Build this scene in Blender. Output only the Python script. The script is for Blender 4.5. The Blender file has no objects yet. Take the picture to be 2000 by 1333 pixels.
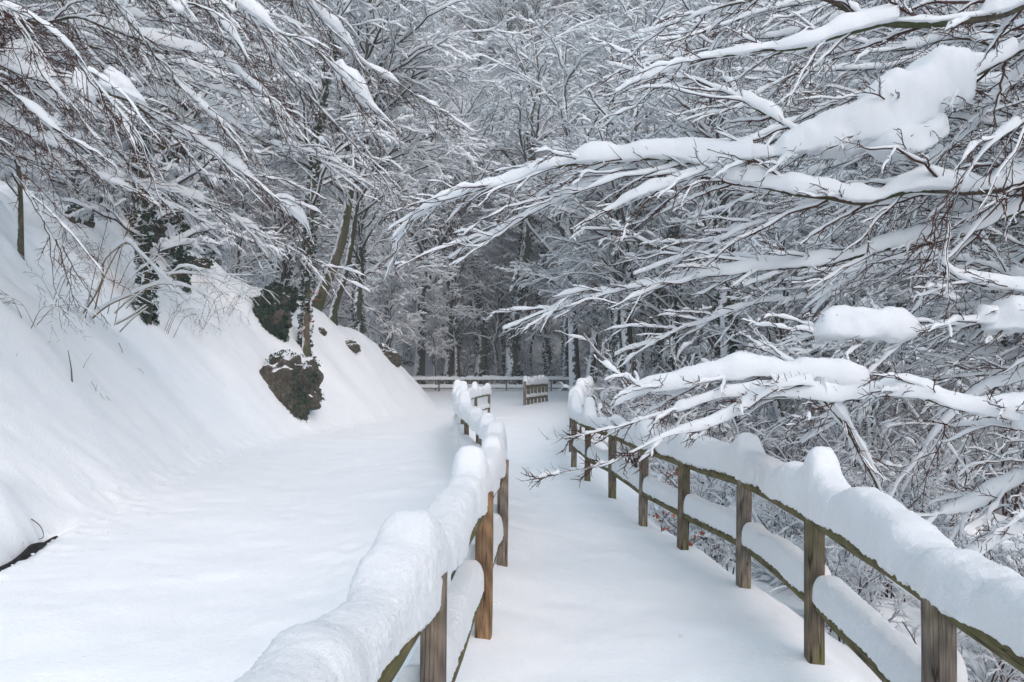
import bpy, math, random
import numpy as np
from mathutils import Vector, Matrix

# ---------------------------------------------------------------- camera, world, sun, exposure
scene = bpy.context.scene
COL = scene.collection
F, HX, HY, EYE = 1500.0, 1000.0, 725.0, 1.65      # focal length in photo pixels, horizon, eye height

cam_d = bpy.data.cameras.new("camera")
cam = bpy.data.objects.new("camera", cam_d)
COL.objects.link(cam)
cam.location = (0, 0, EYE)
cam.rotation_euler = (math.radians(90), 0, 0)
cam_d.sensor_width = 36
cam_d.lens = 36 * F / 2000
cam_d.shift_y = (HY - 666.5) / 2000
cam_d.clip_start = 0.05
cam_d.clip_end = 1500
scene.camera = cam

SUN_EL, SUN_AZ = 42, 150
world = bpy.data.worlds.new("World")
scene.world = world
world.use_nodes = True
wn = world.node_tree
bg = wn.nodes["Background"]
sky = wn.nodes.new("ShaderNodeTexSky")
sky.sky_type = 'NISHITA'
sky.sun_disc = False
sky.sun_elevation = math.radians(SUN_EL)
sky.sun_rotation = math.radians(SUN_AZ)
sky.air_density = 1.0
sky.dust_density = 3.0
hs = wn.nodes.new("ShaderNodeHueSaturation")
hs.inputs["Saturation"].default_value = 1.2
hs.inputs["Hue"].default_value = 0.468
wn.links.new(sky.outputs[0], hs.inputs["Color"])
wn.links.new(hs.outputs[0], bg.inputs["Color"])
bg.inputs["Strength"].default_value = 0.15

sd = bpy.data.lights.new("sun", 'SUN')
sd.energy = 1.35
sd.angle = math.radians(130)
sd.color = (0.92, 0.975, 1.0)
so = bpy.data.objects.new("sun", sd)
COL.objects.link(so)
so.rotation_euler = (math.radians(90 - SUN_EL), 0, math.radians(180 - SUN_AZ))

scene.view_settings.view_transform = 'Standard'
scene.view_settings.look = 'None'
scene.view_settings.gamma = 1
scene.view_settings.exposure = 0.30
scene.cycles.max_bounces = 12
scene.cycles.diffuse_bounces = 8
scene.cycles.glossy_bounces = 1
scene.cycles.transmission_bounces = 10
scene.cycles.volume_bounces = 1
scene.cycles.caustics_reflective = False
scene.cycles.caustics_refractive = False
scene.cycles.use_denoising = True

# ---------------------------------------------------------------- materials
def mat(name):
    m = bpy.data.materials.new(name)
    m.use_nodes = True
    nt = m.node_tree
    return m, nt, nt.nodes["Principled BSDF"]

def ramp(nt, stops):
    r = nt.nodes.new("ShaderNodeValToRGB")
    el = r.color_ramp.elements
    while len(el) < len(stops):
        el.new(0.5)
    for e, (p, c) in zip(el, stops):
        e.position = p
        e.color = (*c, 1) if len(c) == 3 else c
    return r

def noise(nt, scale, detail=4, rough=0.55, vec=None, dist=0.0):
    n = nt.nodes.new("ShaderNodeTexNoise")
    n.inputs["Scale"].default_value = scale
    n.inputs["Detail"].default_value = detail
    n.inputs["Roughness"].default_value = rough
    n.inputs["Distortion"].default_value = dist
    if vec: nt.links.new(vec, n.inputs["Vector"])
    return n

def bump(nt, h, dist, strength=1.0, prev=None):
    b = nt.nodes.new("ShaderNodeBump")
    b.inputs["Distance"].default_value = dist
    b.inputs["Strength"].default_value = strength
    nt.links.new(h, b.inputs["Height"])
    if prev: nt.links.new(prev, b.inputs["Normal"])
    return b.outputs[0]

def objvec(nt, scale=(1, 1, 1)):
    tc = nt.nodes.new("ShaderNodeTexCoord")
    mp = nt.nodes.new("ShaderNodeMapping")
    mp.inputs["Scale"].default_value = scale
    nt.links.new(tc.outputs["Object"], mp.inputs["Vector"])
    return mp.outputs[0]

def snow_mat(name, b1=0.006, b2=0.02, col=(0.935, 0.955, 0.965)):
    m, nt, p = mat(name)
    v = objvec(nt)
    n0 = noise(nt, 3.0, 3, 0.5, v)
    r = ramp(nt, [(0.3, (col[0]*0.97, col[1]*0.98, col[2]*0.99)), (0.75, col)])
    nt.links.new(n0.outputs[0], r.inputs[0]); nt.links.new(r.outputs[0], p.inputs["Base Color"])
    p.inputs["Roughness"].default_value = 0.85
    p.inputs["Specular IOR Level"].default_value = 0.15
    if b1 or b2:
        n1 = noise(nt, 170, 3, 0.7, v); n2 = noise(nt, 28, 4, 0.6, v)
        o = bump(nt, n2.outputs[0], b2)
        o = bump(nt, n1.outputs[0], b1, 1.0, o)
        nt.links.new(o, p.inputs["Normal"])
    return m

def glow_through(m, f):
    """loose snow lets light through: part of the light arrives from behind the surface"""
    nt = m.node_tree; p = nt.nodes["Principled BSDF"]; out = nt.nodes["Material Output"]
    tr_ = nt.nodes.new("ShaderNodeBsdfTranslucent"); tr_.inputs[0].default_value = (0.93, 0.955, 0.975, 1)
    mx = nt.nodes.new("ShaderNodeMixShader"); mx.inputs[0].default_value = f
    nt.links.new(p.outputs[0], mx.inputs[1]); nt.links.new(tr_.outputs[0], mx.inputs[2]); nt.links.new(mx.outputs[0], out.inputs[0])
M_SNOW_CAP = snow_mat("snow_lumpy", 0.0065, 0.006)
M_SNOW_GROUND = snow_mat("snow_ground", 0.003, 0.009)
M_SNOW_TREE = snow_mat("snow_on_trees", 0, 0, (0.94, 0.955, 0.965))
M_SNOW_LIMB = snow_mat("snow_on_limbs", 0.005, 0.006)

glow_through(M_SNOW_TREE, 0.33)
glow_through(M_SNOW_LIMB, 0.27)
glow_through(M_SNOW_CAP, 0.12)

def bark_mat(name, c0, c1, scale=(1, 1, 1), snowy=0.0, moss=0.0):
    m, nt, p = mat(name)
    v = objvec(nt, scale)
    n = noise(nt, 22, 5, 0.65, v)
    r = ramp(nt, [(0.3, c0), (0.7, c1)])
    nt.links.new(n.outputs[0], r.inputs[0])
    col = r.outputs[0]
    if moss:
        n2 = noise(nt, 3, 4, 0.6, v)
        r2 = ramp(nt, [(0.5 - moss*0.2, (0, 0, 0)), (0.62, (1, 1, 1))])
        nt.links.new(n2.outputs[0], r2.inputs[0])
        mx = nt.nodes.new("ShaderNodeMixRGB"); mx.inputs[2].default_value = (0.05, 0.06, 0.025, 1)
        nt.links.new(r2.outputs[0], mx.inputs[0]); nt.links.new(col, mx.inputs[1]); col = mx.outputs[0]
    if snowy:
        # wind-plastered snow sticking to the weather side and to every upward face of the bark
        geo = nt.nodes.new("ShaderNodeNewGeometry")
        dt = nt.nodes.new("ShaderNodeVectorMath"); dt.operation = 'DOT_PRODUCT'
        dt.inputs[1].default_value = (-0.75, -0.25, 0.75)
        nt.links.new(geo.outputs["Normal"], dt.inputs[0])
        tc = nt.nodes.new("ShaderNodeTexCoord")
        n3 = noise(nt, 3.0, 6, 0.75, tc.outputs["Object"])
        ad = nt.nodes.new("ShaderNodeMath"); ad.operation = 'MULTIPLY_ADD'
        ad.inputs[1].default_value = 2.6; nt.links.new(n3.outputs[0], ad.inputs[0]); nt.links.new(dt.outputs["Value"], ad.inputs[2])
        r3 = ramp(nt, [(0.0, (0, 0, 0)), (1.0, (1, 1, 1))])
        mr = nt.nodes.new("ShaderNodeMapRange")
        mr.inputs[1].default_value = 2.1 - snowy; mr.inputs[2].default_value = 2.25 - snowy
        nt.links.new(ad.outputs[0], mr.inputs[0])
        mx = nt.nodes.new("ShaderNodeMixRGB"); mx.inputs[2].default_value = (0.86, 0.88, 0.91, 1)
        nt.links.new(mr.outputs[0], mx.inputs[0]); nt.links.new(col, mx.inputs[1]); col = mx.outputs[0]
    nt.links.new(col, p.inputs["Base Color"])
    p.inputs["Roughness"].default_value = 0.9
    p.inputs["Specular IOR Level"].default_value = 0.2
    nt.links.new(bump(nt, n.outputs[0], 0.01), p.inputs["Normal"])
    return m

M_TRUNK = bark_mat("snowy_bark", (0.018, 0.015, 0.012), (0.10, 0.085, 0.065), (1, 1, 0.3), snowy=0.48, moss=0.6)
M_TRUNK_CLEAN = bark_mat("grey_mossy_bark", (0.05, 0.042, 0.03), (0.20, 0.17, 0.12), (1, 1, 0.3), snowy=0.3, moss=0.5)
M_BRANCH = bark_mat("branch_bark", (0.022, 0.018, 0.015), (0.11, 0.09, 0.075))
M_LIMB = bark_mat("limb_bark", (0.03, 0.024, 0.018), (0.13, 0.11, 0.08), moss=0.35)
M_TWIG = bark_mat("twig_bark", (0.04, 0.020, 0.016), (0.10, 0.052, 0.042))
M_FARTWIG = bark_mat("forest_twig_bark", (0.06, 0.042, 0.038), (0.17, 0.125, 0.11))
M_HAZEL = bark_mat("hazel_bark", (0.12, 0.085, 0.05), (0.30, 0.22, 0.13))

def wood_mat(name, c0, c1, c2, moss=0.0):
    m, nt, p = mat(name)
    v = objvec(nt, (1, 1, 0.05))
    g = noise(nt, 110, 6, 0.7, v, 0.5)
    r = ramp(nt, [(0.25, c0), (0.5, c1), (0.75, c2)])
    nt.links.new(g.outputs[0], r.inputs[0]); col = r.outputs[0]
    v2 = objvec(nt, (1, 1, 0.5)); b = noise(nt, 5, 3, 0.5, v2)
    mx0 = nt.nodes.new("ShaderNodeMixRGB"); mx0.blend_type = 'MULTIPLY'; mx0.inputs[0].default_value = 0.8
    rr = ramp(nt, [(0.3, (0.45, 0.45, 0.47)), (0.7, (1.15, 1.1, 1.0))])
    nt.links.new(b.outputs[0], rr.inputs[0]); nt.links.new(col, mx0.inputs[1]); nt.links.new(rr.outputs[0], mx0.inputs[2]); col = mx0.outputs[0]
    # growth rings / knots
    w = nt.nodes.new("ShaderNodeTexWave"); w.wave_type = 'RINGS'; w.rings_direction = 'Y'
    w.inputs["Scale"].default_value = 9; w.inputs["Distortion"].default_value = 5; w.inputs["Detail"].default_value = 2
    nt.links.new(objvec(nt, (1, 1, 0.22)), w.inputs["Vector"])
    mxw = nt.nodes.new("ShaderNodeMixRGB"); mxw.blend_type = 'MULTIPLY'; mxw.inputs[0].default_value = 0.35
    nt.links.new(col, mxw.inputs[1]); nt.links.new(w.outputs[0], mxw.inputs[2]); col = mxw.outputs[0]
    if moss:
        mn = noise(nt, 6, 4, 0.6, v2)
        r2 = ramp(nt, [(0.62 - 0.4*moss, (0, 0, 0)), (0.8 - 0.3*moss, (1, 1, 1))])
        nt.links.new(mn.outputs[0], r2.inputs[0])
        mx = nt.nodes.new("ShaderNodeMixRGB"); mx.inputs[2].default_value = (0.125, 0.125, 0.05, 1)
        nt.links.new(r2.outputs[0], mx.inputs[0]); nt.links.new(col, mx.inputs[1]); col = mx.outputs[0]
    # drying cracks along the grain
    ck = noise(nt, 26, 2, 0.5, objvec(nt, (1, 1, 0.03)), 0.2)
    rc_ = ramp(nt, [(0.0, (1, 1, 1)), (0.470, (1, 1, 1)), (0.492, (0.12, 0.11, 0.10)), (0.500, (0.12, 0.11, 0.10)), (0.515, (1, 1, 1))])
    nt.links.new(ck.outputs[0], rc_.inputs[0])
    mxc = nt.nodes.new("ShaderNodeMixRGB"); mxc.blend_type = 'MULTIPLY'; mxc.inputs[0].default_value = 0.85
    nt.links.new(col, mxc.inputs[1]); nt.links.new(rc_.outputs[0], mxc.inputs[2]); col = mxc.outputs[0]
    nt.links.new(col, p.inputs["Base Color"])
    p.inputs["Roughness"].default_value = 0.85
    p.inputs["Specular IOR Level"].default_value = 0.2
    nt.links.new(bump(nt, g.outputs[0], 0.006), p.inputs["Normal"])
    return m

M_POST = wood_mat("weathered_post", (0.08, 0.062, 0.045), (0.24, 0.19, 0.135), (0.41, 0.33, 0.245), 0.4)
M_POST_GREY = wood_mat("grey_post", (0.09, 0.078, 0.065), (0.30, 0.25, 0.20), (0.48, 0.42, 0.35), 0.15)
M_POST_NEW = wood_mat("newer_post", (0.11, 0.065, 0.035), (0.34, 0.215, 0.12), (0.46, 0.32, 0.20), 0.0)
M_RAIL = wood_mat("mossy_rail", (0.07, 0.06, 0.035), (0.23, 0.19, 0.11), (0.38, 0.31, 0.19), 0.6)

def rock_mat():
    m, nt, p = mat("mossy_rock")
    v = objvec(nt)
    n = noise(nt, 9, 8, 0.7, v, 0.4)
    r = ramp(nt, [(0.3, (0.014, 0.013, 0.011)), (0.55, (0.085, 0.075, 0.055)), (0.75, (0.21, 0.18, 0.135))])
    nt.links.new(n.outputs[0], r.inputs[0])
    geo = nt.nodes.new("ShaderNodeNewGeometry"); sp = nt.nodes.new("ShaderNodeSeparateXYZ")
    nt.links.new(geo.outputs["Normal"], sp.inputs[0])
    n2 = noise(nt, 7, 5, 0.7, v)
    ad = nt.nodes.new("ShaderNodeMath"); ad.operation = 'ADD'
    nt.links.new(sp.outputs[2], ad.inputs[0]); nt.links.new(n2.outputs[0], ad.inputs[1])
    mr = nt.nodes.new("ShaderNodeMapRange"); mr.inputs[1].default_value = 1.16; mr.inputs[2].default_value = 1.24
    nt.links.new(ad.outputs[0], mr.inputs[0])
    mx = nt.nodes.new("ShaderNodeMixRGB"); mx.inputs[2].default_value = (0.87, 0.89, 0.92, 1)
    nt.links.new(mr.outputs[0], mx.inputs[0]); nt.links.new(r.outputs[0], mx.inputs[1])
    nt.links.new(mx.outputs[0], p.inputs["Base Color"]); p.inputs["Roughness"].default_value = 0.95
    nt.links.new(bump(nt, n.outputs[0], 0.06), p.inputs["Normal"])
    return m
M_ROCK = rock_mat()

def flat_mat(name, c, rough=0.6):
    m, nt, p = mat(name)
    n = noise(nt, 9, 3, 0.6, objvec(nt))
    r = ramp(nt, [(0.3, tuple(x*0.6 for x in c)), (0.7, tuple(x*1.4 for x in c))])
    nt.links.new(n.outputs[0], r.inputs[0]); nt.links.new(r.outputs[0], p.inputs["Base Color"])
    p.inputs["Roughness"].default_value = rough
    p.inputs["Specular IOR Level"].default_value = 0.25
    return m
M_IVY = flat_mat("ivy_leaf", (0.022, 0.05, 0.028), 0.5)
M_DEADLEAF = flat_mat("dead_beech_leaf", (0.36, 0.11, 0.05))
M_DARK = flat_mat("undercut_shade_dark", (0.02, 0.02, 0.022), 0.9)  # near-black colour that paints the shade inside the undercut

# ---------------------------------------------------------------- noise
def _h(ix, iy, iz, seed):
    n = (ix.astype(np.int64)*374761393 + iy.astype(np.int64)*668265263 + iz.astype(np.int64)*2147483647 + seed*144665) & 0xffffffff
    n = ((n ^ (n >> 13)) * 1274126177) & 0xffffffff
    n = (n ^ (n >> 16)) & 0xffff
    return n / 65535.0

def vnoise(x, y, z=None, seed=0):
    x = np.asarray(x, float); y = np.asarray(y, float)
    z = np.zeros_like(x) if z is None else np.asarray(z, float)
    xi, yi, zi = np.floor(x), np.floor(y), np.floor(z)
    fx, fy, fz = x-xi, y-yi, z-zi
    fx, fy, fz = [f*f*f*(f*(f*6-15)+10) for f in (fx, fy, fz)]
    r = 0
    for dx in (0, 1):
        for dy in (0, 1):
            for dz in (0, 1):
                w = (fx if dx else 1-fx)*(fy if dy else 1-fy)*(fz if dz else 1-fz)
                r = r + w*_h(xi+dx, yi+dy, zi+dz, seed)
    return r*2-1

def fbm(x, y, z=None, seed=0, oct=4, gain=0.5):
    a, r, f = 1.0, 0, 1.0
    for o in range(oct):
        r = r + a*vnoise(x*f, y*f, None if z is None else z*f, seed+o*17)
        a *= gain; f *= 2.03
    return r

# ---------------------------------------------------------------- pixel helper: a photo pixel at a known distance
def P(px, py, Y):
    return np.array([(px-HX)*Y/F, Y, EYE - (py-HY)*Y/F])

# ---------------------------------------------------------------- mesh helpers
def make_obj(name, verts, faces, m, parent=None, smooth=True, link=True):
    """faces: (n,k) int array or list of such arrays"""
    me = bpy.data.meshes.new(name)
    if not isinstance(faces, list): faces = [faces]
    faces = [np.asarray(f, np.int32) for f in faces if len(f)]
    nl = sum(f.size for f in faces); npoly = sum(len(f) for f in faces)
    me.vertices.add(len(verts)); me.vertices.foreach_set("co", np.asarray(verts, np.float32).ravel())
    me.loops.add(nl); me.loops.foreach_set("vertex_index", np.concatenate([f.ravel() for f in faces]))
    me.polygons.add(npoly)
    tot = np.concatenate([np.full(len(f), f.shape[1], np.int32) for f in faces])
    st = np.concatenate([[0], np.cumsum(tot)[:-1]]).astype(np.int32)
    me.polygons.foreach_set("loop_start", st)
    try: me.polygons.foreach_set("loop_total", tot)
    except Exception: pass
    me.polygons.foreach_set("use_smooth", np.full(npoly, smooth))
    me.update(calc_edges=True)
    me.materials.append(m)
    o = bpy.data.objects.new(name, me)
    COL.objects.link(o)
    if parent is not None: o.parent = parent
    return o

def tag(o, label=None, cat=None, group=None, kind=None):
    if label: o["label"] = label
    if cat: o["category"] = cat
    if group: o["group"] = group
    if kind: o["kind"] = kind
    return o

def empty(name, loc, label, cat, group=None):
    o = bpy.data.objects.new(name, None)
    COL.objects.link(o); o.location = loc
    o.empty_display_size = 0.2
    return tag(o, label, cat, group)

def nrm(v):
    return v/np.maximum(np.linalg.norm(v, axis=-1, keepdims=True), 1e-9)

def frames(Pn):
    T = nrm(np.gradient(Pn, axis=1))
    z = np.array([0, 0, 1.0])
    vert = (np.abs(T[..., 2]).mean(axis=1) > 0.8)
    ref = np.where(vert[:, None, None], np.array([0.05, 1.0, 0.0]), z)
    S = nrm(np.cross(T, ref)); U = np.cross(S, T)
    return T, S, U

def tube_arrays(Pn, R, n):
    N, K, _ = Pn.shape
    T, S, U = frames(Pn)
    a = np.arange(n)*2*math.pi/n
    V = Pn[:, :, None, :] + R[:, :, None, None]*(np.cos(a)[None, None, :, None]*S[:, :, None, :] + np.sin(a)[None, None, :, None]*U[:, :, None, :])
    return V.reshape(-1, 3), loft_faces(N, K, n)

def loft_faces(N, K, n, caps=False):
    i, k, j = np.meshgrid(np.arange(N), np.arange(K-1), np.arange(n), indexing='ij')
    b = i*K*n
    q = np.stack([b+k*n+j, b+k*n+(j+1) % n, b+(k+1)*n+(j+1) % n, b+(k+1)*n+j], -1).reshape(-1, 4)
    return q

PROF = {3: ([(-1, 0.05), (1, 0.05), (0, 1)]),
        4: ([(-0.9, -0.05), (0.9, -0.05), (0.62, 0.85), (-0.62, 0.85)]),
        6: ([(-0.72, 0.0), (0.72, 0.0), (1.0, 0.3), (0.55, 0.9), (-0.55, 0.9), (-1.0, 0.3)]),
        8: ([(-0.6, -0.02), (0.6, -0.02), (0.98, 0.14), (0.95, 0.5), (0.42, 0.95), (-0.42, 0.95), (-0.95, 0.5), (-0.98, 0.14)])}

def snow_arrays(Pn, W, H, n):
    """snow lying along branches: profile over the branch centre, thickness fades on steep stretches"""
    N, K, _ = Pn.shape
    T, S, U = frames(Pn)
    Sh = S.copy(); Sh[..., 2] = 0; Sh = nrm(Sh)
    hz = np.clip(np.sqrt(np.clip(1-T[..., 2]**2, 0, 1)), 0, 1)
    k = np.clip((hz-0.25)/0.5, 0.0, 1)
    W = W*(0.25+0.75*k); H = H*(0.1+0.9*k)
    prof = np.array(PROF[n], float)
    Uz = nrm(U*0.4+np.array([0, 0, 0.6]))
    V = Pn[:, :, None, :] + (W[:, :, None]*prof[:, 0])[..., None]*Sh[:, :, None, :] + (H[:, :, None]*prof[:, 1])[..., None]*Uz[:, :, None, :]
    return V.reshape(-1, 3), loft_faces(N, K, n)

class Batch:
    def __init__(s): s.v, s.f, s.n = [], [], 0
    def add(s, vf):
        v, f = vf
        if len(v) == 0: return
        s.v.append(v); s.f.append(f+s.n); s.n += len(v)
    def build(s, name, m, parent=None, off=(0, 0, 0)):
        if not s.v: return None
        v = np.concatenate(s.v) - np.array(off)
        return make_obj(name, v, s.f, m, parent)

def sample(Pn, R, idx, t):
    K = Pn.shape[1]
    x = t*(K-1); i = np.clip(np.floor(x).astype(int), 0, K-2); f = (x-i)
    a, b = Pn[idx, i], Pn[idx, i+1]
    return a+(b-a)*f[:, None], nrm(b-a), R[idx, i]*(1-f)+R[idx, i+1]*f

def grow(Pn, R, L, rng, M, t0, t1, ang, lf, K, droop=0.15, roll=0.4, wig=0.12, up=0.0, rf=0.6, keep=1.0, tip=0.25, shape=0.6, allround=False, minL=0.0, rmin=0.0, lift=0.0):
    """side shoots: M per parent, alternate left and right in a flattish spray"""
    N = len(Pn)
    idx = np.repeat(np.arange(N), M)
    t = t0+(t1-t0)*(np.tile(np.arange(M), N)+rng.uniform(0.1, 0.9, N*M))/M
    sgn = np.where((np.tile(np.arange(M), N) + idx) % 2 == 0, 1.0, -1.0)
    if keep < 1:
        k = rng.random(N*M) < keep
        idx, t, sgn = idx[k], t[k], sgn[k]
    n = len(idx)
    pos, T, r = sample(Pn, R, idx, t)
    S = np.cross(T, np.array([0, 0, 1.0])); bad = np.linalg.norm(S, axis=1) < 0.15
    S[bad] = np.cross(T[bad], np.array([1.0, 0.2, 0])); S = nrm(S)
    B = np.cross(T, S)
    phi = rng.uniform(0, 2*math.pi, n) if allround else rng.normal(0, roll, n)
    Sp = S*(np.cos(phi)*sgn)[:, None] + B*np.sin(phi)[:, None]
    a = np.radians(ang)*rng.uniform(0.75, 1.25, n)
    D = nrm(T*np.cos(a)[:, None] + Sp*np.sin(a)[:, None] + np.array([0, 0, up]))
    ln = np.maximum(L[idx]*lf*(1-shape*t)*rng.uniform(0.55, 1.25, n), minL)
    u = np.linspace(0, 1, K)
    w = np.cumsum(rng.normal(0, 1, (n, K, 3))*np.array([1, 1, 0.7]), axis=1)*(ln*wig/math.sqrt(K))[:, None, None]
    w -= w[:, :1]
    Q = pos[:, None, :] + D[:, None, :]*(ln[:, None]*u)[..., None] + w
    Q[..., 2] += ln[:, None]*(lift*u - droop*u**2)*rng.uniform(0.5, 1.5, n)[:, None]
    r0 = np.maximum(np.minimum(r*rf, ln*0.03+0.001), rmin)
    RR = r0[:, None]*(1-(1-tip)*u)
    return Q, RR, ln

def lumps(n, K, rng, lo=0.5, hi=1.35, gap=0.0):
    x = rng.uniform(lo, hi, (n, K))
    if K > 3: x[:, 1:-1] = (x[:, :-2]+2*x[:, 1:-1]+x[:, 2:])/4
    x[:, 0] *= 0.8; x[:, -1] *= 0.35
    if gap: x *= np.where(rng.random((n, 1)) < gap, 0.02, 1)
    return x

def catmull(pts, n):
    p = np.array(pts, float)
    p = np.vstack([2*p[0]-p[1], p, 2*p[-1]-p[-2]])
    seg = np.linalg.norm(np.diff(p[1:-1, :3], axis=0), axis=1); cs = np.concatenate([[0], np.cumsum(seg)])
    s = np.linspace(0, cs[-1], n)
    i = np.clip(np.searchsorted(cs, s, side='right')-1, 0, len(seg)-1)
    t = ((s-cs[i])/np.maximum(seg[i], 1e-9))[:, None]
    a, b, c, d = p[i], p[i+1], p[i+2], p[i+3]
    return 0.5*((2*b)+(-a+c)*t+(2*a-5*b+4*c-d)*t*t+(-a+3*b-3*c+d)*t**3)

def loft_snow(path, W, H, n, seed, amp=0.02, freq=5, fine=0.003, ffreq=60, sag=0.35, sagv=None, boxy=0.75):
    """one thick lumpy body of snow: path (K,3), half width and height per point"""
    K = len(path)
    T = nrm(np.gradient(path, axis=0)); S = np.cross(T, [0, 0, 1.0]); S[:, 2] = 0; S = nrm(S)
    a = np.arange(n)*2*math.pi/n
    ca, sa = np.cos(a), np.sin(a)
    cx = np.sign(ca)*np.abs(ca)**boxy
    up = np.where(sa > 0, np.abs(sa)**(boxy+0.1), 0)
    dn = np.where(sa < 0, -np.abs(sa)**0.6, 0)
    sg = (sag if sagv is None else sagv[:, None])
    V = path[:, None, :] + (W[:, None]*cx)[..., None]*S[:, None, :]
    V[..., 2] += H[:, None]*up + (W[:, None]*sg)*dn*(0.35+0.65*np.abs(cx))
    c = path[:, None, :] + np.array([0, 0, 1.0])*(H*0.4)[:, None, None]
    N = nrm(V-c)
    x, y, z = V[..., 0], V[..., 1], V[..., 2]
    fade = np.minimum(1, np.minimum(np.arange(K), np.arange(K)[::-1])/4.0)[:, None]
    d = amp*fbm(x*freq, y*freq, z*freq, seed, 3) + fine*fbm(x*ffreq, y*ffreq, z*ffreq, seed+5, 3, 0.7)
    # ragged, crumbly lower edge
    low = np.clip(-sa, 0, 1)[None, :]
    V[..., 2] -= low*np.clip(vnoise(x*ffreq*0.7, y*ffreq*0.7, None, seed+9), 0, 1)*fine*7
    V = V + N*(d*fade*np.minimum(1, (W/0.05))[:, None])[..., None]
    f = loft_faces(1, K, n)
    # end caps
    vv = V.reshape(-1, 3)
    m0, m1 = V[0].mean(0), V[-1].mean(0)
    vv = np.vstack([vv, m0, m1]); b = K*n
    j = np.arange(n)
    c0 = np.stack([np.full(n, b), (j+1) % n, j, j], -1)[:, :3]
    c1 = np.stack([np.full(n, b+1), (K-1)*n+j, (K-1)*n+(j+1) % n], -1)
    return vv, [f, c0, c1]

def leaves(C, size, rng, nrmdir=None):
    n = len(C)
    D = nrm(rng.normal(0, 1, (n, 3)) + (0 if nrmdir is None else nrmdir*1.2))
    A = nrm(np.cross(D, rng.normal(0, 1, (n, 3)))); B = np.cross(D, A)
    s = (size*rng.uniform(0.6, 1.3, n))[:, None]
    V = np.stack([C-A*s, C+B*s*0.6-D*s*0.15, C+A*s, C-B*s*0.6-D*s*0.15], 1).reshape(-1, 3)
    return V, np.arange(4*n).reshape(n, 4)

# ================================================================= TERRAIN
RIGHT = [(1.18, -2.5), (1.22, -1.0), (1.30, 0.2), (1.40, 1.45), (1.55, 2.77), (1.71, 4.35), (1.76, 5.85), (1.57, 7.05), (1.41, 8.28), (1.31, 10.06), (1.14, 11.6), (1.07, 13.3), (1.22, 15.9), (1.50, 18.2), (1.85, 21), (2.25, 24), (2.65, 27), (3.05, 30.5), (3.5, 34.5)]
LEFT = [(-0.75, -2.0), (-0.62, -0.4), (-0.47, 1.0), (-0.29, 2.73), (-0.175, 4.6), (-0.08, 6.12), (-0.09, 7.9), (-0.24, 9.8), (-0.5, 11.8), (-0.82, 13.9), (-1.04, 16.2), (-1.3, 19.0), (-1.36, 22.0), (-1.17, 25.0), (-0.83, 27.6)]
FOOT = [(-30, -3.2), (0, -3.9), (4, -4.1), (6.4, -4.32), (9.3, -4.8), (12.4, -5.35), (15.5, -5.7), (19.8, -5.3), (23.6, -4.7), (28, -4.0), (33, -3.3), (36, -3.5), (39, -4.6), (44, -7.5), (52, -12), (65, -20), (200, -60)]
RIDGE = [(-30, 6), (0, 5.6), (10, 5.3), (16, 5.2), (21, 4.9), (25, 4.3), (30, 3.6), (33, 3.0), (35.5, 2.2), (38, 1.2), (42, 0.3), (46, 0.0), (300, 0.0)]
ry = [p[1] for p in RIGHT]; rx = [p[0] for p in RIGHT]
ly = [p[1] for p in LEFT]; lx = [p[0] for p in LEFT]
def xr(y): return np.where(y < 34.5, np.interp(y, ry, rx), 3.5+(y-34.5)*0.35)
def softplus(x, k): return np.where(x/k > 20, x, k*np.log1p(np.exp(np.clip(x/k, -30, 20))))

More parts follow.
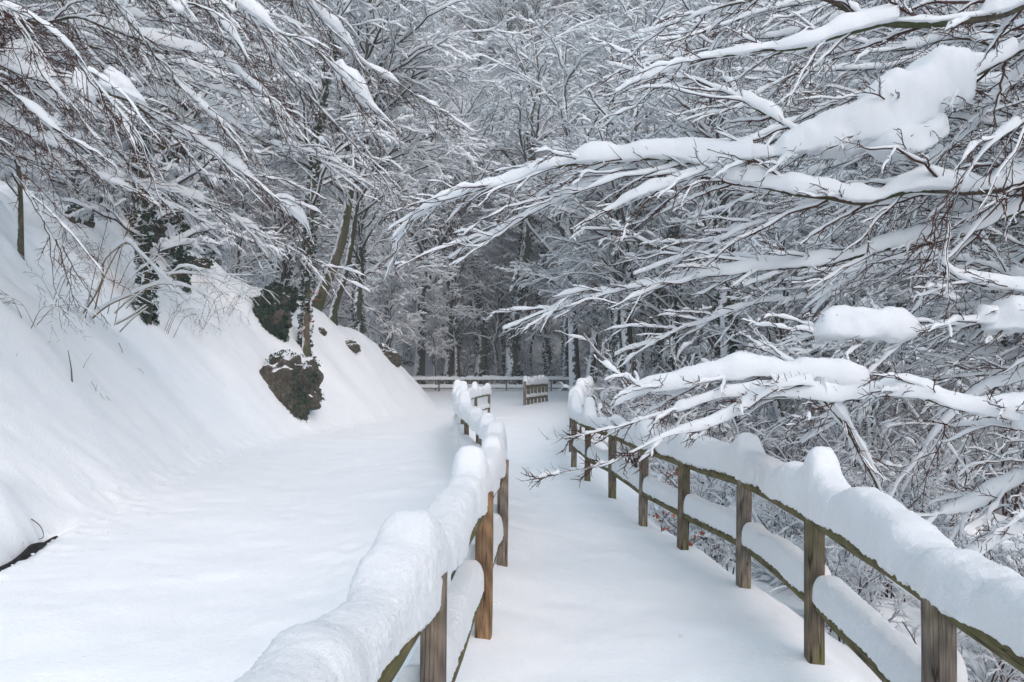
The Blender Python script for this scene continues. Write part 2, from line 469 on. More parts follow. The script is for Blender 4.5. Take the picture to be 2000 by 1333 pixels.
DENTS = [(790, 915, 0.10, 0.05, 14.0), (685, 1065, 0.09, 0.05, 9), (370, 970, 0.10, 0.035, 9), (430, 985, 0.08, 0.03, 9), (560, 1000, 0.1, 0.03, 9)]
def Hz(x, y):
    x = np.asarray(x, float); y = np.asarray(y, float)
    foot = np.interp(y, [p[0] for p in FOOT], [p[1] for p in FOOT])
    foot = foot + 0.07*fbm(y*0.9, x*0.8, None, 3, 3)*np.clip((12-np.abs(y-6))/12, 0.25, 1)
    R = np.interp(y, [p[0] for p in RIDGE], [p[1] for p in RIDGE])
    d = foot-x
    R = R*(1+0.10*fbm(y*0.25, x*0.1, None, 5, 3))
    s = 1.12
    dd = softplus(d, 0.07)
    lump = 0.35*fbm(x*0.35, y*0.35, None, 11, 3)*np.clip(d/3, 0, 1)
    bank = s*dd
    rear = R + 0.16*np.clip(dd-R/s, 0, 30)
    kk = 0.35+0.1*R
    m = np.minimum(bank, rear) ; df = np.abs(bank-rear)
    bank = m - kk*0.25*np.clip(1-df/kk, 0, 1)**2
    bank = np.maximum(bank, 0) + lump*np.clip(R/3, 0, 1)
    rough = np.clip((y-9)/3, 0, 1)*np.clip((27-y)/5, 0, 1)*np.clip((d-2.2)/1.5, 0, 1)
    bank = bank + rough*(0.22*fbm(x*1.1, y*0.9, None, 61, 3)+0.10*np.abs(fbm(x*2.6, y*2.2, None, 63, 2)))
    # sloughing streaks running down the bank
    q = np.clip(d, 0, 5)
    bank = bank + (0.0022*fbm((y+0.35*d)*3.6, d*0.5, None, 21, 3)+0.012*fbm(x*1.3, y*1.1, None, 22, 4))*np.clip(q/0.6, 0, 1)
    bank = bank + 0.035*np.clip(fbm(x*7, y*7, None, 23, 3), 0, 2)*np.exp(-(d/0.35)**2)*(y > 4)
    # gully between the road and the bank
    g = np.clip((8.2-y)/1.2, 0, 1)*np.clip((y+3)/2, 0, 1)
    gx = (d-0.02)/0.05
    bank = bank - 0.40*g*np.exp(-gx**2)
    bank = bank + 0.28*g*np.exp(-((d-0.35)/0.22)**2)
    z = bank
    # flat snow with soft drifts
    flat = 0.030*fbm(x*0.5, y*0.28, None, 31, 3) + 0.020*fbm(x*1.2, y*1.5, None, 37, 3) + 0.0045*fbm(x*9, y*5, None, 39, 3)
    z = z + flat*np.clip((d+0.5)*-1+1, 0.4, 1)
    # low bank of snow along the left fence, on the road side
    lf = np.interp(y, ly, lx)
    z = z + 0.16*np.exp(-((x-lf+0.55)/0.55)**2)*np.clip((13-y)/6, 0, 1)*np.clip((y-3)/3, 0, 1)
    z = z + 0.05*np.exp(-((x-lf)/0.25)**2)*np.clip((29-y)/2, 0, 1)
    # road at left dips a little towards its middle
    z = z - 0.07*np.exp(-((x-0.5*(foot+lf))/1.2)**2)*np.clip((30-y)/10, 0, 1)
    for (px, py, rad, dep, Y) in DENTS:
        Yd = F*EYE/(py-HY); Xd = (px-HX)*Yd/F
        rr = np.hypot((x-Xd)/rad, (y-Yd)/(rad*1.6))
        z = z - 0.5*dep*np.exp(-rr**2) + dep*0.2*np.exp(-((rr-1.6)/0.5)**2)
    # ravine on the right
    e = x-xr(y)-0.13
    fall = np.clip((46-y)/8, 0, 1)
    rav = softplus(e, 0.05)*0.85
    depth = 2.6
    z = z - fall*depth*(1-np.exp(-rav/depth))*(1+0.15*fbm(x*0.6, y*0.6, None, 41, 3))
    # ravine / drop beyond the far fence
    z = z - 0.3*np.clip((y-60)/3, 0, 1)*np.clip((95-y)/20, 0, 1)
    # valley sides: steep wooded slopes all round
    rgt = 0.75*softplus(x-14-0.1*np.clip(y, 0, 60), 2.0)
    lft = 0.55*softplus(-x-17, 2.0)
    far = 0.90*softplus(y-66.5, 3.0)
    beh = 0.3*softplus(-y-20, 3.0)
    big = (rgt**3+lft**3+far**3+beh**3)**(1/3.0)
    big = big*(1+0.12*fbm(x*0.03, y*0.03, None, 51, 3)) + np.clip(big/6, 0, 1)*0.8*fbm(x*0.13, y*0.13, None, 53, 3)
    return z+np.minimum(big, 78)

def Hs(x, y): return float(Hz(np.array([x]), np.array([y]))[0])

def ground_hit(px, py, y0=2.0, y1=150.0):
    """where the ray through a photo pixel meets the ground"""
    Y = np.concatenate([np.arange(y0, 45, 0.03), np.arange(45, y1, 0.3)])
    p = np.stack([(px-HX)*Y/F, Y, EYE-(py-HY)*Y/F], 1)
    below = p[:, 2] < Hz(p[:, 0], p[:, 1])
    i = int(np.argmax(below))
    return p[i] if below.any() else p[-1]

def spaced(segs):
    out = []
    for a, b, h in segs: out += list(np.arange(a, b, h))
    out.append(segs[-1][1]); return np.array(out)

gx = spaced([(-140, -60, 8), (-60, -24, 2.0), (-24, -12, 0.6), (-12, -8, 0.14), (-8, 5, 0.07), (5, 8, 0.2), (8, 20, 0.7), (20, 60, 2.5), (60, 140, 8)])
gy = spaced([(-60, -16, 4), (-16, -1, 0.8), (-1, 2, 0.15), (2, 10, 0.06), (10, 22, 0.10), (22, 40, 0.2), (40, 64, 0.5), (64, 120, 2), (120, 210, 6)])
GX, GY = np.meshgrid(gx, gy)
GZ = Hz(GX, GY)
V = np.stack([GX, GY, GZ], -1)
ddx = np.gradient(GZ, gx, axis=1); ddy = np.gradient(GZ, gy, axis=0)
NN = nrm(np.stack([-ddx, -ddy, np.ones_like(GZ)], -1)).reshape(-1, 3)
ny_, nx_ = GX.shape
ii, jj = np.meshgrid(np.arange(ny_-1), np.arange(nx_-1), indexing='ij')
Q = np.stack([ii*nx_+jj, ii*nx_+jj+1, (ii+1)*nx_+jj+1, (ii+1)*nx_+jj], -1).reshape(-1, 4)
cx = GX.ravel()[Q].mean(1); cy = GY.ravel()[Q].mean(1)
cf = np.interp(cy, [p[0] for p in FOOT], [p[1] for p in FOOT]); cl = np.where(cy < 27.6, np.interp(cy, ly, lx), 0.0)
cr = xr(cy)
near = (cy < 46)
k_path = near & (cx > cl) & (cx < cr+0.15) & (cy < 36)
k_road = near & ~k_path & (cx > cf) & (cx < cr+0.15)
k_bank = near & (cx <= cf) & (cx > -24)
k_rest = ~(k_path | k_road | k_bank)
def sheet(name, k, label):
    q = Q[k]; u, inv = np.unique(q, return_inverse=True)
    o = make_obj(name, V.reshape(-1, 3)[u], inv.reshape(-1, 4), M_SNOW_GROUND)
    o.data.normals_split_custom_set_from_vertices(NN[u].tolist())
    tag(o, label, kind="structure"); return o
sheet("path", k_path, "smooth untrodden snow on the footpath between the two fences")
sheet("road", k_road, "smooth deep snow on the road left of the fences")
sheet("snow_bank", k_bank, "steep snow covered bank left of the road")
sheet("hillside", k_rest, "snow covered ravine and wooded hillside beyond the path")

# ================================================================= FENCES
def prism(w, d, z0, z1, rng, n=10, taper=0.0):
    """a slightly irregular sawn post standing along local z"""
    prof = np.array([(-.5, -.38), (-.42, -.5), (0, -.52), (.42, -.5), (.5, -.38), (.51, 0), (.5, .38), (.42, .5), (0, .51), (-.42, .5), (-.5, .38), (-.51, 0)])
    zs = np.linspace(z0, z1, n)
    off = np.cumsum(rng.normal(0, 0.0012, (n, 2)), axis=0)
    V = np.zeros((n, 12, 3))
    for i, z in enumerate(zs):
        s = 1+rng.normal(0, 0.012)
        V[i, :, 0] = prof[:, 0]*w*s+off[i, 0]; V[i, :, 1] = prof[:, 1]*d*s+off[i, 1]; V[i, :, 2] = z
    V[-1, :, 2] -= 0.008*np.abs(prof[:, 0])*2 + rng.uniform(-0.004, 0.004, 12)
    v = np.vstack([V.reshape(-1, 3), [0, 0, z1+0.003]])
    j = np.arange(12); c = np.stack([np.full(12, n*12), (n-1)*12+j, (n-1)*12+(j+1) % 12], -1)
    return v, [loft_faces(1, n, 12), c]

def rail(name, a, b, r, m, parent, rng, n=16, seg=14):
    a, b = Vector(a), Vector(b); d = b-a; L = d.length
    zs = np.linspace(0, L, n); an = np.arange(seg)*2*math.pi/seg
    V = np.zeros((n, seg, 3)); ph = rng.uniform(0, 9)
    for i, z in enumerate(zs):
        rr = r*(1+0.06*math.sin(z*5+ph)+rng.normal(0, 0.02, seg)*0.6)
        V[i, :, 0] = np.cos(an)*rr; V[i, :, 1] = np.sin(an)*rr*0.9; V[i, :, 2] = z
    o = make_obj(name, V.reshape(-1, 3), [loft_faces(1, n, seg), np.arange(seg)[::-1][None, :], ((n-1)*seg+np.arange(seg))[None, :]], m, parent)
    o.matrix_local = Matrix.Translation(a-Vector(parent.location)) @ d.to_track_quat('Z', 'Y').to_matrix().to_4x4()
    return o

def fence(name, pts, label, seed, top=0.93, hr=0.80, lr=0.32, hs=0.20, wtop=0.13, bumps=None, step=0.03, nsec=28, mats=None,
          post_w=0.088, lowsnow=0.17, cat="fence", amp=0.017, fine=0.0036, group="wooden post and rail fences", post_d=0.10, zf=None, rr=0.05, off=0.0, ffreq=75):
    rng = np.random.default_rng(seed)
    base = empty(name, (pts[0][0], pts[0][1], 0), label, cat, group)
    B = Vector(base.location)
    P3 = []
    for (x, y) in pts:
        z = 0.0 if zf is None else zf(x, y)
        P3.append((x, y, z))
    n = len(P3)
    for i, (x, y, z) in enumerate(P3):
        x0, y0 = P3[max(i-1, 0)][:2]; x1, y1 = P3[min(i+1, n-1)][:2]
        ang = math.atan2(y1-y0, x1-x0)-math.pi/2
        mm = (mats or {}).get(i, M_POST if i % 2 else M_POST_GREY)
        tp = top + rng.uniform(-0.015, 0.02)
        v, f = prism(post_w*rng.uniform(0.9, 1.15), post_d*rng.uniform(0.9, 1.15), -0.35, tp, rng)
        o = make_obj("post", v, f, mm, base)
        o.location = Vector((x, y, z))-B
        o.rotation_euler = (rng.normal(0, 0.012), rng.normal(0, 0.012), ang)
        if mm is M_POST_NEW: o["label"] = "newer orange brown post"
    for i in range(n-1):
        a, b = P3[i], P3[i+1]
        # rails are fixed to the outer half of the posts
        L2_ = math.hypot(b[0]-a[0], b[1]-a[1]); ro = 0.034*(1 if off > 0 else -1 if off < 0 else 0)
        sx_, sy_ = (b[1]-a[1])/L2_*ro, -(b[0]-a[0])/L2_*ro
        a, b = (a[0]+sx_, a[1]+sy_, a[2]), (b[0]+sx_, b[1]+sy_, b[2])
        rail("rail", (a[0], a[1], a[2]+hr), (b[0], b[1], b[2]+hr+0.001), rr, M_RAIL, base, rng)
        rail("rail", (a[0], a[1], a[2]+lr), (b[0], b[1], b[2]+lr+0.001), rr*0.86, M_RAIL, base, rng)
        # snow on the lower rail, held between the posts
        A, Bb = np.array(a), np.array(b); L = np.linalg.norm(Bb-A); K = max(8, int(L/step))
        u = np.linspace(0.055/L, 1-0.055/L, K)
        pa = A+(Bb-A)*u[:, None]; pa[:, 2] += lr+rr*1.0; dd_ = (Bb-A)/L; pa[:, 0] += dd_[1]*off*0.5; pa[:, 1] -= dd_[0]*off*0.5
        e = np.minimum(1, np.minimum(u, 1-u)*L/0.07)**0.5
        hh = lowsnow*(0.9+0.14*vnoise(u*L*2.5, u*0+i, None, seed))*(0.55+0.45*e)
        hh = hh + 0.12*np.exp(-((u*L-0.06)/0.07)**2)*rng.uniform(0, 1)
        ww = wtop*0.72*(0.75+0.25*e)*(1+0.1*vnoise(u*L*3, u*0+i+40, None, seed))
        vv, ff = loft_snow(pa, ww, hh, nsec, seed+i*3, amp*0.4, 4, fine, ffreq, 0.2, boxy=0.6)
        make_obj("lower_snow", vv-np.array(B), ff, M_SNOW_CAP, base)
    # thick cap of snow along the top rail
    pp = np.array(P3); seg = np.linalg.norm(np.diff(pp, axis=0), axis=1); cs = np.concatenate([[0], np.cumsum(seg)])
    K = int(cs[-1]/step); s = np.linspace(0.0, cs[-1], K)
    pa = np.stack([np.interp(s, cs, pp[:, k]) for k in range(3)], 1)
    for _ in range(int(0.10/step)):
        pa[1:-1] = (pa[:-2]+2*pa[1:-1]+pa[2:])/4
    pa[:, 2] += hr+rr*1.25
    tt = nrm(np.gradient(pa, axis=0)); pa[:, 0] += tt[:, 1]*off; pa[:, 1] -= tt[:, 0]*off
    hh = hs*(1+0.30*vnoise(s*1.5, s*0, None, seed)+0.20*vnoise(s*3.7, s*0, None, seed+1))
    ww = wtop*(1+0.12*vnoise(s*1.9, s*0+7, None, seed))
    for i in range(n):
        bm = (bumps or {}).get(i, 0.12*rng.uniform(0.6, 1.3))
        d = s-cs[i]
        asym = np.where(d < 0, 0.10, 0.14)
        hh = hh + bm*np.exp(-(d/asym)**2)
    e = np.minimum(1, np.minimum(s, cs[-1]-s)/0.12)**0.5
    hh *= 0.3+0.7*e; ww *= 0.4+0.6*e
    vv, ff = loft_snow(pa, ww, hh, nsec, seed+77, amp, 3.6, fine, ffreq, 0.22, boxy=0.62)
    make_obj("top_snow", vv-np.array(B), ff, M_SNOW_CAP, base)
    return base

fence("wooden_fence", RIGHT[:10], "weathered right fence beside the footpath, nearest stretch, loaded with deep lumpy snow", 5,
      hs=0.17, wtop=0.105, step=0.013, nsec=64, bumps={3: .10, 4: .04, 5: .15, 6: .15, 7: .08, 8: .14, 9: .15}, fine=0.0036, off=0.04, lowsnow=0.17)
fence("wooden_fence", RIGHT[9:14], "middle stretch of the right fence with tall rounded snow cushions on its posts", 6,
      hs=0.12, wtop=0.10, step=0.03, nsec=36, bumps={0: .15, 1: .28, 2: .30, 3: .30, 4: .2}, fine=0.0036, off=0.03)
fence("wooden_fence", RIGHT[13:], "distant stretch of the right fence behind the bend beneath heaped snow", 7,
      hs=0.34, wtop=0.17, step=0.06, nsec=28, bumps={i: .3 for i in range(6)}, fine=0.006, off=0.03)
fence("wooden_fence", LEFT[:9], "nearest stretch of the left fence under a massive snow ridge, one post orange brown", 9,
      hs=0.165, wtop=0.115, step=0.010, nsec=84, bumps={2: .10, 3: .09, 4: .12, 5: .12, 6: .12, 7: .14, 8: .18},
      mats={3: M_POST_GREY, 4: M_POST_NEW, 5: M_POST_GREY}, fine=0.0036, amp=0.018, off=-0.075)
fence("wooden_fence", LEFT[8:], "short curved end of the left fence with lumpy snow piles on leaning posts", 10,
      hs=0.22, wtop=0.14, step=0.03, nsec=36, bumps={0: .1, 1: .22, 2: .26, 3: .3, 4: .28, 5: .25, 6: .3}, fine=0.005, off=-0.04)
GATE = [(0.62, 37.0), (0.80, 37.7), (1.0, 38.4), (1.2, 39.1), (1.42, 39.8), (1.63, 40.5), (1.85, 41.2)]
fence("wooden_fence", GATE, "short closely posted fence end seen edge on in the middle of the far bend", 12, hs=0.24, wtop=0.14, step=0.05, nsec=20,
      top=1.15, hr=0.90, lr=0.30, post_w=0.12, post_d=0.11, rr=0.09, lowsnow=0.16, bumps={0: .2, 1: .2}, fine=0.006)
fz = lambda x, y: 0.0
FARF = [(x, 57.5) for x in np.arange(-10.5, 5.2, 1.68)]
fence("wooden_fence", FARF, "long straight post and rail fence across the far bend of the road, nearer of two", 13, hs=0.22, wtop=0.13, step=0.1, nsec=12,
      top=1.14, hr=0.95, lr=0.36, lowsnow=0.26, post_w=0.12, bumps={i: .04 for i in range(12)}, fine=0.006)
FARB = [(x, 60.5) for x in np.arange(-9.2, 7.2, 1.9)]
fence("wooden_fence", FARB, "second snow topped fence just behind the straight fence at the far bend", 14, hs=0.2, wtop=0.13, step=0.1, nsec=12,
      top=1.1, hr=0.95, lr=0.4, post_w=0.14, rr=0.06, bumps={i: .04 for i in range(12)}, fine=0.006)

# dark strip standing in for the shade deep in the undercut between road and bank
ys = np.arange(4.6, 7.75, 0.05); fx_ = np.interp(ys, [p[0] for p in FOOT], [p[1] for p in FOOT]); fx_ = fx_+0.07*fbm(ys*0.9, fx_*0.8, None, 3, 3)*np.clip((12-np.abs(ys-6))/12, 0.25, 1)
hs_ = -0.012+0.06*np.exp(-((ys-7.1)/0.22)**2)+0.008*vnoise(ys*6, ys*0, None, 5)
sec = [(-0.04, -0.4), (0.03, -0.4), (0.02, -0.2), (-0.01, 1.0), (-0.04, 1.0)]
sv = np.array([[[x+a, y, (b if b < 0 else h)] for a, b in sec] for x, y, h in zip(fx_, ys, hs_)])
tag(make_obj("undercut_shade", sv.reshape(-1, 3), loft_faces(1, len(ys), 5), M_DARK), "dark strip standing in for the shade in the undercut at the foot of the bank, lower left", kind="structure")
# ================================================================= ROCKS AND IVY
def ico(sub):
    bm_v = None
    import bmesh
    bm = bmesh.new(); bmesh.ops.create_icosphere(bm, subdivisions=sub, radius=1)
    v = np.array([x.co[:] for x in bm.verts]); f = np.array([[y.index for y in x.verts] for x in bm.faces]); bm.free()
    return v, f
ICO5 = ico(5)
def rock(px, py, wpx, hpx, seed, label, ivy=0, out=0.35, leaf=0.05, tilt=0.0, dead=0, group="rocks poking out of the snow bank", snowcap=True, depth=0.55, ivyth=-0.15):
    rng = np.random.default_rng(seed)
    hit = ground_hit(px, py, 5)
    Y = hit[1]; sx, sz = wpx*Y/F/2, hpx*Y/F/2
    v, f = ICO5
    v = v.copy()
    d = 1+0.30*fbm(v[:, 0]*1.6, v[:, 1]*1.6, v[:, 2]*1.6, seed, 3)+0.10*np.abs(fbm(v[:, 0]*4+3, v[:, 1]*4, v[:, 2]*4, seed+2, 4))
    v = v*d[:, None]
    v = v*np.array([sx, (sx+sz)*0.5*depth*1.5, sz])
    c, s = math.cos(tilt), math.sin(tilt)
    v = np.stack([v[:, 0]*c-v[:, 2]*s, v[:, 1], v[:, 0]*s+v[:, 2]*c], 1)
    loc = np.array([hit[0]-0.1*out, hit[1]+out*0.2, hit[2]+0.0])
    e = empty("rock", tuple(loc), label, "rock", group)
    make_obj("stone", v, f, M_ROCK, e)
    if ivy:
        idx = rng.integers(0, len(v), ivy)
        keep = (fbm(v[idx, 0]*2.2, v[idx, 1]*2.2, v[idx, 2]*2.2, seed+8, 3) > ivyth)
        c_ = v[idx][keep]*rng.uniform(1.0, 1.10, (keep.sum(), 1))+rng.normal(0, 0.02, (keep.sum(), 3))
        lv, lf = leaves(c_, leaf, rng, nrm(c_))
        make_obj("ivy", lv, lf, M_IVY, e, smooth=False)
    return hit, e

rock(565, 774, 116, 138, 3, "large ivy covered brown rock face at the foot of the bank beside the road", ivy=4200, leaf=0.04, tilt=0.25, ivyth=0.0)
rock(520, 625, 80, 75, 4, "dark green ivy covered rock halfway up the bank behind the bent hazel", ivy=9000, leaf=0.05, ivyth=-0.6)
rock(540, 585, 70, 50, 14, "ivy clad rock directly above the halfway rock on the bank", ivy=5000, leaf=0.05, ivyth=-0.6)
rock(686, 680, 34, 26, 5, "small brown rock showing through snow near the crest of the bank", ivy=200, leaf=0.03, tilt=-0.3)
rock(760, 700, 52, 40, 6, "dark jagged rock at the end of the bank crest", ivy=250, leaf=0.03, tilt=-0.6)
rock(798, 712, 40, 18, 16, "low dark rock lip at the very tip of the bank", ivy=100, leaf=0.03, tilt=-0.6)
rock(628, 650, 20, 18, 7, "tiny dark rock right of the ivy covered trunk", ivy=120, leaf=0.03)
rock(297, 462, 120, 84, 8, "black hollow rock under a bush high on the left bank", ivy=2500, leaf=0.04, out=-1.2)
rock(290, 412, 34, 60, 18, "narrow dark rock standing above the hollow rock", ivy=700, leaf=0.04, out=-1.2)
rock(150, 428, 60, 44, 9, "dark ivy speckled rock highest on the far left of the bank", ivy=800, leaf=0.04)
rock(455, 470, 44, 34, 19, "small green rock on the snow between the hollow rock and the tall tree", ivy=600, leaf=0.05)
rock(514, 495, 44, 44, 20, "green leafy rock just below the bank crest", ivy=700, leaf=0.05)
rock(370, 513, 80, 22, 21, "thin dark rock ledge below the hollow rock", ivy=400, leaf=0.04)

# ================================================================= TREES
def tree_proto(seed, h=13, r0=0.2, spread=0.42, nl=26, ivy=0.0, droop=0.35, lean=(0, 0), t_low=0.16, dens=1.0, trunkpts=None, name="tree", snowk=1.0, m_trunk=None, fork=0):
    rng = np.random.default_rng(seed)
    K = 16; u = np.linspace(0, 1, K)
    if trunkpts is None:
        w = np.cumsum(rng.normal(0, 1, (K, 2)), axis=0)*0.09; w -= w[0]
        T = np.stack([lean[0]*u*h+w[:, 0], lean[1]*u*h+w[:, 1], u*h-0.4], 1)
    else:
        T = catmull(trunkpts, K); h = np.linalg.norm(T[-1]-T[0])
    Rt = r0*(1-0.85*u)*(1+0.35*np.exp(-u*h/0.7))
    P0, R0, L0 = T[None], Rt[None], np.array([float(h)])
    bt, bb, bs, bw = Batch(), Batch(), Batch(), Batch()
    if fork:
        Pf, Rf, Lf = grow(P0, R0, L0, rng, fork, 0.2, 0.5, 18, 0.75, K, droop=0.0, wig=0.08, rf=0.75, tip=0.15, shape=0.3, allround=True, up=0.3)
        P0 = np.concatenate([P0, Pf]); R0 = np.concatenate([R0, Rf]); L0 = np.concatenate([L0, Lf])
    bt.add(tube_arrays(P0, R0, 10))
    P1, R1, L1 = grow(P0, R0, L0, rng, nl, t_low, 0.97, 56, spread, 10, droop=droop, lift=0.30, wig=0.06, rf=0.50, tip=0.16, shape=0.45, allround=True)
    P2, R2, L2 = grow(P1, R1, L1, rng, int(9*dens), 0.12, 0.98, 40, 0.46, 7, droop=0.16, roll=0.8, wig=0.08, rf=0.6, tip=0.25, rmin=0.007)
    P3, R3, L3 = grow(P2, R2, L2, rng, int(6*dens), 0.1, 0.97, 38, 0.50, 5, droop=0.12, roll=0.9, wig=0.09, rf=0.6, tip=0.4, rmin=0.0045)
    P4, R4, L4 = grow(P3, R3, L3, rng, 2, 0.1, 0.97, 40, 0.6, 3, droop=0.08, roll=1.2, wig=0.08, rf=0.7, tip=0.6, rmin=0.0036)
    bb.add(tube_arrays(P1, R1, 5)); bb.add(tube_arrays(P2, R2, 4)); bb.add(tube_arrays(P3, R3, 3)); bw.add(tube_arrays(P4, R4, 3))
    def sn(Pn, R, a, b, n, gap=0.0, c=1.2):
        l = lumps(len(Pn), Pn.shape[1], rng, 0.35, 1.6, gap)
        Pc = Pn.copy(); Pc[..., 2] += R*0.3
        bs.add(snow_arrays(Pc, (a*0.62+R*c)*l**0.6*snowk, (a*1.3+R*c)*l*snowk, n))
    sn(P1, R1, 0.060, 0, 6, c=0.9); sn(P2, R2, 0.050, 0, 4, c=1.0); sn(P3, R3, 0.044, 0, 3, 0.1); sn(P4, R4, 0.028, 0, 3, 0.4)
    # clods of snow caught in forks
    k = rng.random(len(P3)) < 0.10
    if k.any():
        Pc = P3[k][:, :4]; n_ = len(Pc)
        l = np.array([0.1, 1, 1, 0.1])[None]*rng.uniform(0.05, 0.13, (n_, 1))
        bs.add(snow_arrays(Pc, l*0.8, l*1.1, 6))
    root = bpy.data.objects.new(name, None); COL.objects.link(root)
    bt.build("trunk", m_trunk or M_TRUNK, root); bb.build("crown", M_BRANCH, root); bw.build("twigs", M_FARTWIG, root); bs.build("snow_load", M_SNOW_TREE, root)
    if ivy:
        n = int(ivy); t = rng.random(n)**1.3*0.75; i = rng.integers(0, len(P0), n)
        pos, tt, rr = sample(P0, R0, i, t)
        off = nrm(rng.normal(0, 1, (n, 3))*np.array([1, 1, .3]))
        keep = fbm(pos[:, 2]*0.9, off[:, 0]*0.8, off[:, 1]*0.8, seed, 2) > -0.25
        c_ = (pos+off*(rr*1.05+rng.random(n)*0.14)[:, None])[keep]
        lv, lf = leaves(c_, 0.075, rng); make_obj("ivy", lv, lf, M_IVY, root, smooth=False)
        lv, lf = leaves(c_[::4]+np.array([-0.03, -0.02, 0.06]), 0.09, rng, np.array([0, 0, 1.5])); make_obj("ivy_snow", lv, lf, M_SNOW_TREE, root, smooth=False)
    return root

def copy_tree(o, parent=None):
    c = o.copy(); COL.objects.link(c); c.parent = parent
    for ch in list(o.children):
        copy_tree(ch, c)
    return c

PROTO = [tree_proto(101, 14, 0.23, 0.40, 28, t_low=0.25), tree_proto(102, 12, 0.15, 0.46, 26, t_low=0.25, droop=0.5, lean=(0.12, 0)), tree_proto(103, 15, 0.30, 0.36, 28, ivy=3500, lean=(-0.03, 0), t_low=0.42),
         tree_proto(104, 10, 0.11, 0.52, 22, t_low=0.22, droop=0.5, fork=2, lean=(-0.1, 0)), tree_proto(105, 13, 0.21, 0.44, 26, t_low=0.38, lean=(0.06, 0.03), fork=1, ivy=2500)]
used = set()
def plant(k, x, y, rot, sc, label, group, cat="tree", zoff=-0.1, name="bare_tree", z=None):
    p = PROTO[k]
    o = p if k not in used else copy_tree(p)
    used.add(k)
    o.location = (x, y, (Hs(x, y) if z is None else z)+zoff); o.rotation_euler = (0, 0, rot); o.scale = (sc, sc, sc)
    o.name = name
    return tag(o, label, cat, group)

# trunks that can be told apart, by where their foot stands in the photo: px, distance, kind, scale, label
NAMED = [
    (870, 62.5, 2, 1.4, "thick ivy wrapped trunk behind the left half of the far straight fence"),
    (934, 63.5, 2, 1.6, "stoutest ivy and snow plastered trunk behind the middle of the far straight fence"),
    (900, 68.0, 0, 1.2, "thin bare trunk between the two thick ivied trunks behind the far fence"),
    (966, 64.0, 1, 1.2, "slim dark tree just right of the stoutest trunk behind the far fence"),
    (1008, 70.0, 3, 1.5, "slender forked tree above the closely posted fence end"),
    (1082, 64.0, 4, 1.5, "dark upright tree behind the right end of the far straight fence"),
    (1150, 47.0, 0, 1.15, "snow plastered leaning tree above the far right fence stretch"),
    (1200, 44.0, 3, 1.2, "thin twin stemmed tree right of the bend"),
    (1218, 40.0, 2, 0.9, "dark ivied tree with snow on its left side, just right of the bend"),
    (1272, 46.0, 2, 1.1, "dark thick tree, second to the right of the bend"),
    (1345, 38.0, 4, 1.2, "broad mossy trunk standing in the ravine right of the bend"),
    (1440, 33.0, 0, 1.05, "pale snowy tree on the ravine side above the middle of the right fence"),
    (1530, 27.0, 1, 1.1, "leaning ravine tree behind the right fence"),
    (1700, 24.0, 3, 1.1, "forked ravine tree behind the drooping right boughs"),
    (1950, 25.0, 2, 0.9, "ivied ravine tree at the far right"),
    (820, 66.0, 1, 1.4, "arching tree beyond the tip of the snow bank"),
    (765, 52.0, 3, 1.3, "many stemmed small tree just beyond the crest of the bank"),
    (712, 42.0, 2, 1.0, "dark straight tree standing on the crest of the bank"),
    (850, 58.8, 3, 0.9, "low forked tree right behind the far fence near the bank tip"),
    (895, 61.8, 0, 1.0, "pale slim trunk just left of the stoutest ivied trunk"),
    (985, 66.5, 0, 1.1, "narrow dark trunk left of the closely posted fence end"),
    (1040, 66.0, 1, 1.2, "leaning dark trunk directly above the closely posted fence end"),
    (1112, 58.0, 2, 1.0, "ivied trunk beyond the bend above the right end of the far fence"),
    (1180, 52.0, 4, 1.1, "two stemmed ivied trunk left of the thin twin stemmed tree"),
    (1245, 50.0, 0, 1.0, "thin straight trunk between two dark trunks right of the bend"),
    (1305, 45.0, 2, 1.0, "dark ivied trunk left of the broad mossy trunk in the ravine"),
    (1395, 42.0, 0, 1.1, "straight trunk right of the broad mossy trunk in the ravine"),
    (818, 62.4, 0, 2.0, "very tall bare tree beyond the bank tip, reaching the top of the view"),
    (1003, 61.9, 2, 1.9, "very tall dark ivied tree directly left of the closely posted fence end"),
    (1125, 54.0, 0, 1.8, "very tall bare tree where the right fence meets the bend"),
    (1236, 40.0, 0, 1.5, "tall bare tree close behind the right side of the bend"),
    (1420, 30.0, 2, 1.2, "near dark ivied tree in the ravine above the fifth fence post"),
    (745, 70.0, 0, 1.5, "tall bare tree far behind the bank crest"),
]
rt = random.Random(4)
for (px, Y, k, sc, lab) in NAMED:
    plant(k, (px-HX)*Y/F, Y, rt.uniform(0, 6.28), sc, lab, "trees standing round the far bend")

rt = random.Random(12)
placed = [((px-HX)*Y/F, Y) for (px, Y, *_) in NAMED]
U = rt.uniform
def spots(n, fx, fy, sep, cond=None):
    out = []; tries = 0
    while len(out) < n and tries < 20000:
        tries += 1
        x, y = fx(), fy()
        if abs(x) > 0.70*y+3: continue
        if cond and not cond(x, y): continue
        if any((x-a)**2+(y-b)**2 < sep*sep for a, b in placed): continue
        placed.append((x, y)); out.append((x, y))
    return out
def scatter(n, fx, fy, sep, ks, label, group, smin=0.75, smax=1.2, cond=None):
    for x, y in spots(n, fx, fy, sep, cond):
        plant(rt.choice(ks), x, y, rt.uniform(0, 6.28), rt.uniform(smin, smax), label, group)
LOOK = {0: "straight bare", 1: "leaning bare", 2: "thick ivy wrapped", 3: "slender forked", 4: "two stemmed ivied"}
def row(v, cuts, names):
    for c, n_ in zip(cuts, names):
        if v < c: return n_
    return names[-1]
